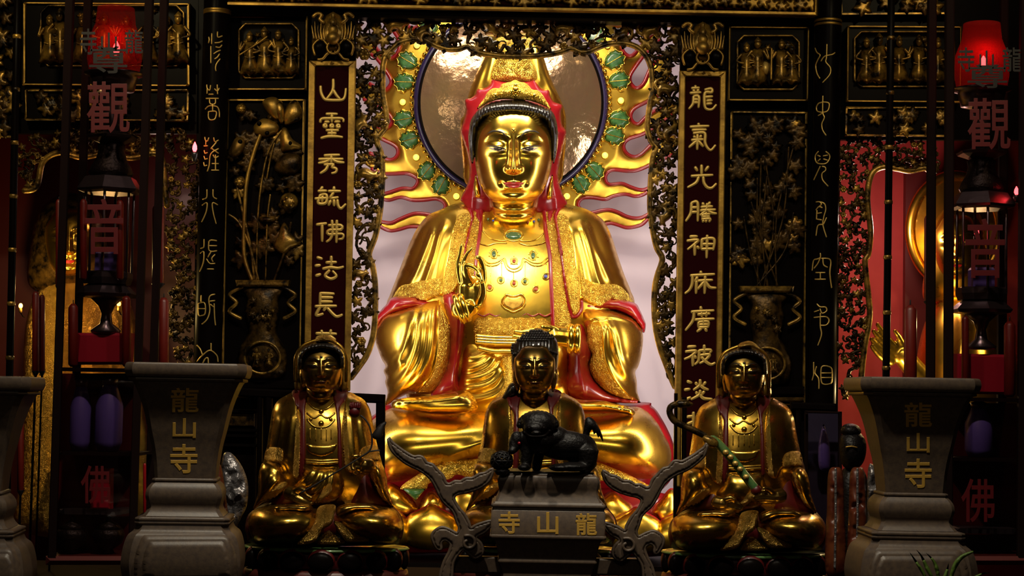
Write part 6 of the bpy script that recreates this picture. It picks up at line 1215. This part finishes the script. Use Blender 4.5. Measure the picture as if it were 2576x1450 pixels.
# slender poles
def pole(x0, x1, y1, Y, label):
    t = thing('slender_pole', w1(x1, y1, Y), label, 'pole'); a, b = w1(x1, y1, Y), w1(x0, -70, Y)
    obj('shaft', *sweep([a+(b-a)*s for s in np.linspace(0, 1, 6)], .016, 16), 'black_lacquer', t)
    for s in np.linspace(.25, .98, 9): p = a+(b-a)*s; obj('gilt_collar', *sweep(np.array([p-[0, 0, .006], p+[0, 0, .006]]), .0185, 16), 'carved_gilt', t)
pole(2243, 2222, ypx(2222, -1.25, ZT0)-3, -1.25, 'slender black pole with gilt collars at right of the pierced red niche carving'); pole(46, 14, ypx(14, -1.25, ZT0)-3, -1.25, 'slender black pole near the left edge of the view')
# ------------------------------------------------------------------ small things on the altar
def crumple(name, P, Y, front, m, label, cat, n=26, amp=.02):
    P2 = np.array(P, float); rd = []
    for _ in range(n):
        a = P2.mean(0)+(P2[random.randrange(len(P2))]-P2.mean(0))*random.uniform(.1, .8); b = P2.mean(0)+(P2[random.randrange(len(P2))]-P2.mean(0))*random.uniform(.1, .8)
        rd.append(([tuple(a), tuple((a+b)/2+np.array([random.uniform(-8, 8), random.uniform(-8, 8)])), tuple(b)], random.uniform(3, 7), random.uniform(-amp, amp)))
    t = thing(name, w1(P2[:, 0].mean(), P2[:, 1].max(), Y), label, cat); puff('wrapping', P, Y, front, front*.6, m, t, res=3.5, ridges=rd); return t
t = crumple('foil_bouquet', [(560, 1150), (575, 1138), (592, 1150), (612, 1180), (624, 1220), (622, 1270), (604, 1310), (585, 1360), (575, 1440), (560, 1440), (556, 1330), (552, 1230)], -2.05, .06, 'silver_foil', 'crumpled silver foil bouquet between the left stone vessel and left seated statue', 'bouquet')
ytube('stem', [(568, 1400), (566, 1446)], -2.05, .012, 'plant_green', t)
crumple('orange_bag', [(536, 1170), (552, 1166), (562, 1200), (572, 1280), (582, 1370), (584, 1440), (540, 1440), (536, 1300)], -2.35, .05, 'orange_wrap', 'orange paper offering bag just right of the left stone vessel', 'bag')
for i, (x, lab) in enumerate(((2102, 'orange wrapped packet at left beside the right seated statue'), (2157, 'orange wrapped packet at right before the dark statuette'))):
    t = crumple('wrapped_packet', [(x-18, 1190), (x, 1176), (x+18, 1190), (x+22, 1280), (x+24, 1440), (x-24, 1440), (x-22, 1280)], -2.0, .05, 'orange_wrap', lab, 'packet', 14); ytube('seam', [(x, 1180), (x, 1300), (x-2, 1430)], -2.052, .005, 'silver_foil', t)
crumple('foil_bag', [(2184, 1178), (2200, 1174), (2210, 1200), (2214, 1300), (2216, 1440), (2180, 1440), (2180, 1300)], -1.95, .04, 'silver_foil', 'grey foil bag tucked left of the right stone vessel', 'bag')
t = thing('dark_statuette', w1(2140, 1440, -1.85), 'small black statuette with topknot left of the right stone vessel', 'statuette')
puff('robe', [(2110, 1440), (2106, 1300), (2108, 1210), (2122, 1180), (2145, 1172), (2168, 1180), (2182, 1210), (2184, 1300), (2180, 1440)], -1.80, .08, .06, 'black_bronze', t, res=6)
puff('head', [(2112, 1140), (2112, 1110), (2120, 1092), (2140, 1084), (2164, 1090), (2178, 1112), (2178, 1145), (2166, 1172), (2142, 1184), (2120, 1172)], -1.82, .07, .06, 'black_bronze', t, res=4)
puff('topknot', [(2116, 1090), (2118, 1074), (2134, 1066), (2156, 1070), (2166, 1084), (2160, 1100), (2136, 1104)], -1.82, .05, .05, 'black_bronze', t, res=3.5)
ytube('headband', [(2128, 1126), (2142, 1124), (2156, 1127)], -1.892, .004, 'gilt_frame', t)
t = thing('glass_display_case', w1(2075, 1400, -1.20), 'bluish glass display case behind the right seated statue', 'case')
for q in ([(2026, 1034), (2118, 1036), (2118, 1042), (2026, 1040)], [(2026, 1034), (2033, 1034), (2033, 1450), (2026, 1450)], [(2111, 1036), (2118, 1036), (2118, 1450), (2111, 1450)]): slab('frame', q, -1.26, .03, 'dark_wood', t, .1)
slab('back', [(2026, 1034), (2118, 1036), (2118, 1385), (2026, 1385)], -1.11, .02, 'violet_dark', t, .05)
slab('pane', [(2033, 1040), (2111, 1042), (2111, 1390), (2033, 1390)], -1.25, .004, 'glass', t, .05)
puff('white_figurine', [(2062, 1180), (2058, 1130), (2064, 1090), (2072, 1068), (2080, 1090), (2088, 1130), (2086, 1180)], -1.19, .03, .03, 'violet_plastic', t, res=4)
t = thing('black_cabinet', w1(605, 1440, -1.25), 'low black moulded cabinet behind the foil bouquet at left', 'cabinet')
slab('body', [(548, 1030), (646, 1032), (640, 1425), (540, 1425)], -1.25, .16, 'black_lacquer', t, .05)
for y in (1030, 1078, 1092, 1116): slab('moulding', [(546, y), (648, y+2), (648, y+9), (546, y+7)], -1.28, .04, 'black_lacquer', t, .3)
slab('panel', [(575, 1040), (640, 1041), (640, 1074), (575, 1073)], -1.265, .02, 'carved_dark', t, .2)
t = thing('potted_plant', w1(2400, 1560, -3.0), 'green leaf blades rising at the bottom right before the right stone vessel', 'plant')
for L, r in (([(2376, 1500), (2390, 1460), (2402, 1425), (2420, 1402), (2452, 1388), (2470, 1386)], 9), ([(2368, 1500), (2376, 1460), (2384, 1430), (2386, 1418)], 8), ([(2350, 1500), (2346, 1460), (2332, 1430), (2318, 1400), (2305, 1384)], 7), ([(2360, 1500), (2360, 1450), (2350, 1415), (2330, 1392)], 7), ([(2340, 1500), (2326, 1450), (2305, 1415), (2288, 1390)], 6), ([(2400, 1500), (2430, 1470), (2470, 1445), (2490, 1442)], 7)):
    ln = crom(L, False, 4); s = np.linspace(0, 1, len(ln)); wd = r*np.sin(np.clip(s*1.1+.25, 0, math.pi/2)*1)*np.clip((1-s)*2.2, .05, 1); tg = np.gradient(ln, axis=0); nn = np.stack([-tg[:, 1], tg[:, 0]], 1); nn /= np.linalg.norm(nn, axis=1)[:, None]
    puff('leaf', np.concatenate([ln+nn*wd[:, None], (ln-nn*wd[:, None])[::-1]]), -3.20, .006, .004, 'plant_green', t, res=4, raw=True)
c = w1(2370, 1500, -3.20); obj('pot', *lathe(c-[0, 0, .10], [(.06, 0), (.08, .05), (.09, .10), (.08, .11)], 24), 'red_wood', t)
# ------------------------------------------------------------------ tables, platform, setting
def struct(name, v, f, m): return tag(obj(name, v, f, m, None, False), kind='structure')
def span(x0, x1, y0, y1, z0, z1): return boxv(((x0+x1)/2, (y0+y1)/2, (z0+z1)/2), (x1-x0, y1-y0, z1-z0))
ZS = w1(1290, 1395, 0)[2]; ZT = ZT0+.001
ZV = min(w1(456, 1530, -3.0)[2], w1(-88, 1562, -3.0)[2], w1(2310, 1567, -3.0)[2])-.006
t = thing('statue_platform', (0, 0, 0), 'black lacquered platform under the great gilded statue', 'platform')
obj('top', *span(-.985, 1.005, -.50, .655, ZS-.06, ZS-.004), 'black_lacquer', t, False); obj('front', *span(-.97, .99, -.47, -.40, 0, ZS-.06), 'dark_wood', t, False)
t = thing('altar_table', (0, -1.6, 0), 'long dark altar table carrying the three smaller statues', 'table')
obj('top', *span(-2.6, 2.6, -2.22, -1.06, ZT-.06, ZT-.002), 'dark_wood', t, False)
for x in (-2.5, -1.0, 1.0, 2.5):
    for y in (-2.15, -1.1): obj('leg', *span(x-.04, x+.04, y-.04, y+.04, 0, ZT-.06), 'dark_wood', t, False)
t = thing('offering_table', (0, -2.9, 0), 'low dark offering table in front carrying the stone vessels', 'table')
obj('top', *span(-2.2, 2.0, -3.25, -2.40, ZV-.06, ZV-.002), 'dark_wood', t, False)
for x in (-2.1, 1.9):
    for y in (-3.18, -2.48): obj('leg', *span(x-.04, x+.04, y-.04, y+.04, 0, ZV-.06), 'dark_wood', t, False)
struct('wall_niche', *span(-1.03, 1.05, .66, .72, 0, 4.0), 'wall_lilac')
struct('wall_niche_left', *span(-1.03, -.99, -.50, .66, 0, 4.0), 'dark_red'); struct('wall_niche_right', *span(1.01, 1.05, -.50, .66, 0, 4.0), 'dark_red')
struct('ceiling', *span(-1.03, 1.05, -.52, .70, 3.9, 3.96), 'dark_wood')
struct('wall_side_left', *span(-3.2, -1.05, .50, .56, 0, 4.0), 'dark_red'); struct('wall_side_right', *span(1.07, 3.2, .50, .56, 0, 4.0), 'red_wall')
struct('wall_back_left', *span(-3.2, -1.52, -.545, -.50, 2.3, 4.0), 'black_lacquer') if False else None
v, f = slabv([(500, -90), (884, -90), (870, 1440), (480, 1440)], -.545, .04, .01); struct('wall_left', v, f, 'black_lacquer')
v, f = slabv([(1716, -90), (2118, -90), (2104, 1440), (1700, 1440)], -.545, .04, .01); struct('wall_right', v, f, 'black_lacquer')
v, f = slabv([(-120, -90), (500, -90), (500, 336), (-120, 336)], -.545, .04, .01); struct('trim_1', v, f, 'black_lacquer')
v, f = slabv([(2118, -90), (2720, -90), (2720, 352), (2114, 352)], -.545, .04, .01); struct('trim_2', v, f, 'black_lacquer')
v, f = slabv([(2278, 420), (2335, 420), (2330, 980), (2275, 980)], .40, .05, .02); struct('trim_3', v, f, 'dark_red')
v, f = slabv([(380, -560), (2240, -560), (2240, -66), (380, -72)], -.60, .05, .01); struct('trim_4', v, f, 'black_lacquer')
struct('floor', *span(-5, 5, -11, 1, -.1, 0), 'floor_dark')
# ------------------------------------------------------------------ families of like things
GROUPS = {'candle': 'red candles in and beside the lamp cases', 'red_lamp': 'small red flame lamps', 'stone_altar_vessel': 'square stone vessels on the front table', 'relief_panel': 'carved relief panels of the screen', 'vase_panel': 'tall carved vase panels', 'couplet_board': 'boards with gold characters beside the niche', 'beast_mask': 'beast masks above the boards', 'openwork_carving': 'pierced vine carvings', 'round_column': 'inscribed round columns', 'seated_deity_statue': 'seated gilded statues', 'seated_buddha_statue': 'seated gilded statues', 'niche_deity_statue': 'statues in the side niches', 'lotus_pedestal': 'lotus pedestals of the smaller statues', 'altar_chair': 'black chair frames', 'glass_lamp_case': 'glass lamp cases', 'pagoda_lamp': 'pewter pagoda lamps', 'violet_jar': 'violet jars in the lamp cases', 'gift_packet': 'crimson packets in the lamp cases', 'offering_tray': 'trays in the lamp cases', 'small_censer': 'small censers in the left lamp case', 'candle_bulb': 'small yellow bulbs', 'slender_pole': 'slender black poles', 'wrapped_packet': 'orange wrapped packets'}
for o in COL.objects:
    if o.parent is None and o.get('label'):
        n = o.name.split('.')[0]
        if n in GROUPS: o['group'] = GROUPS[n]
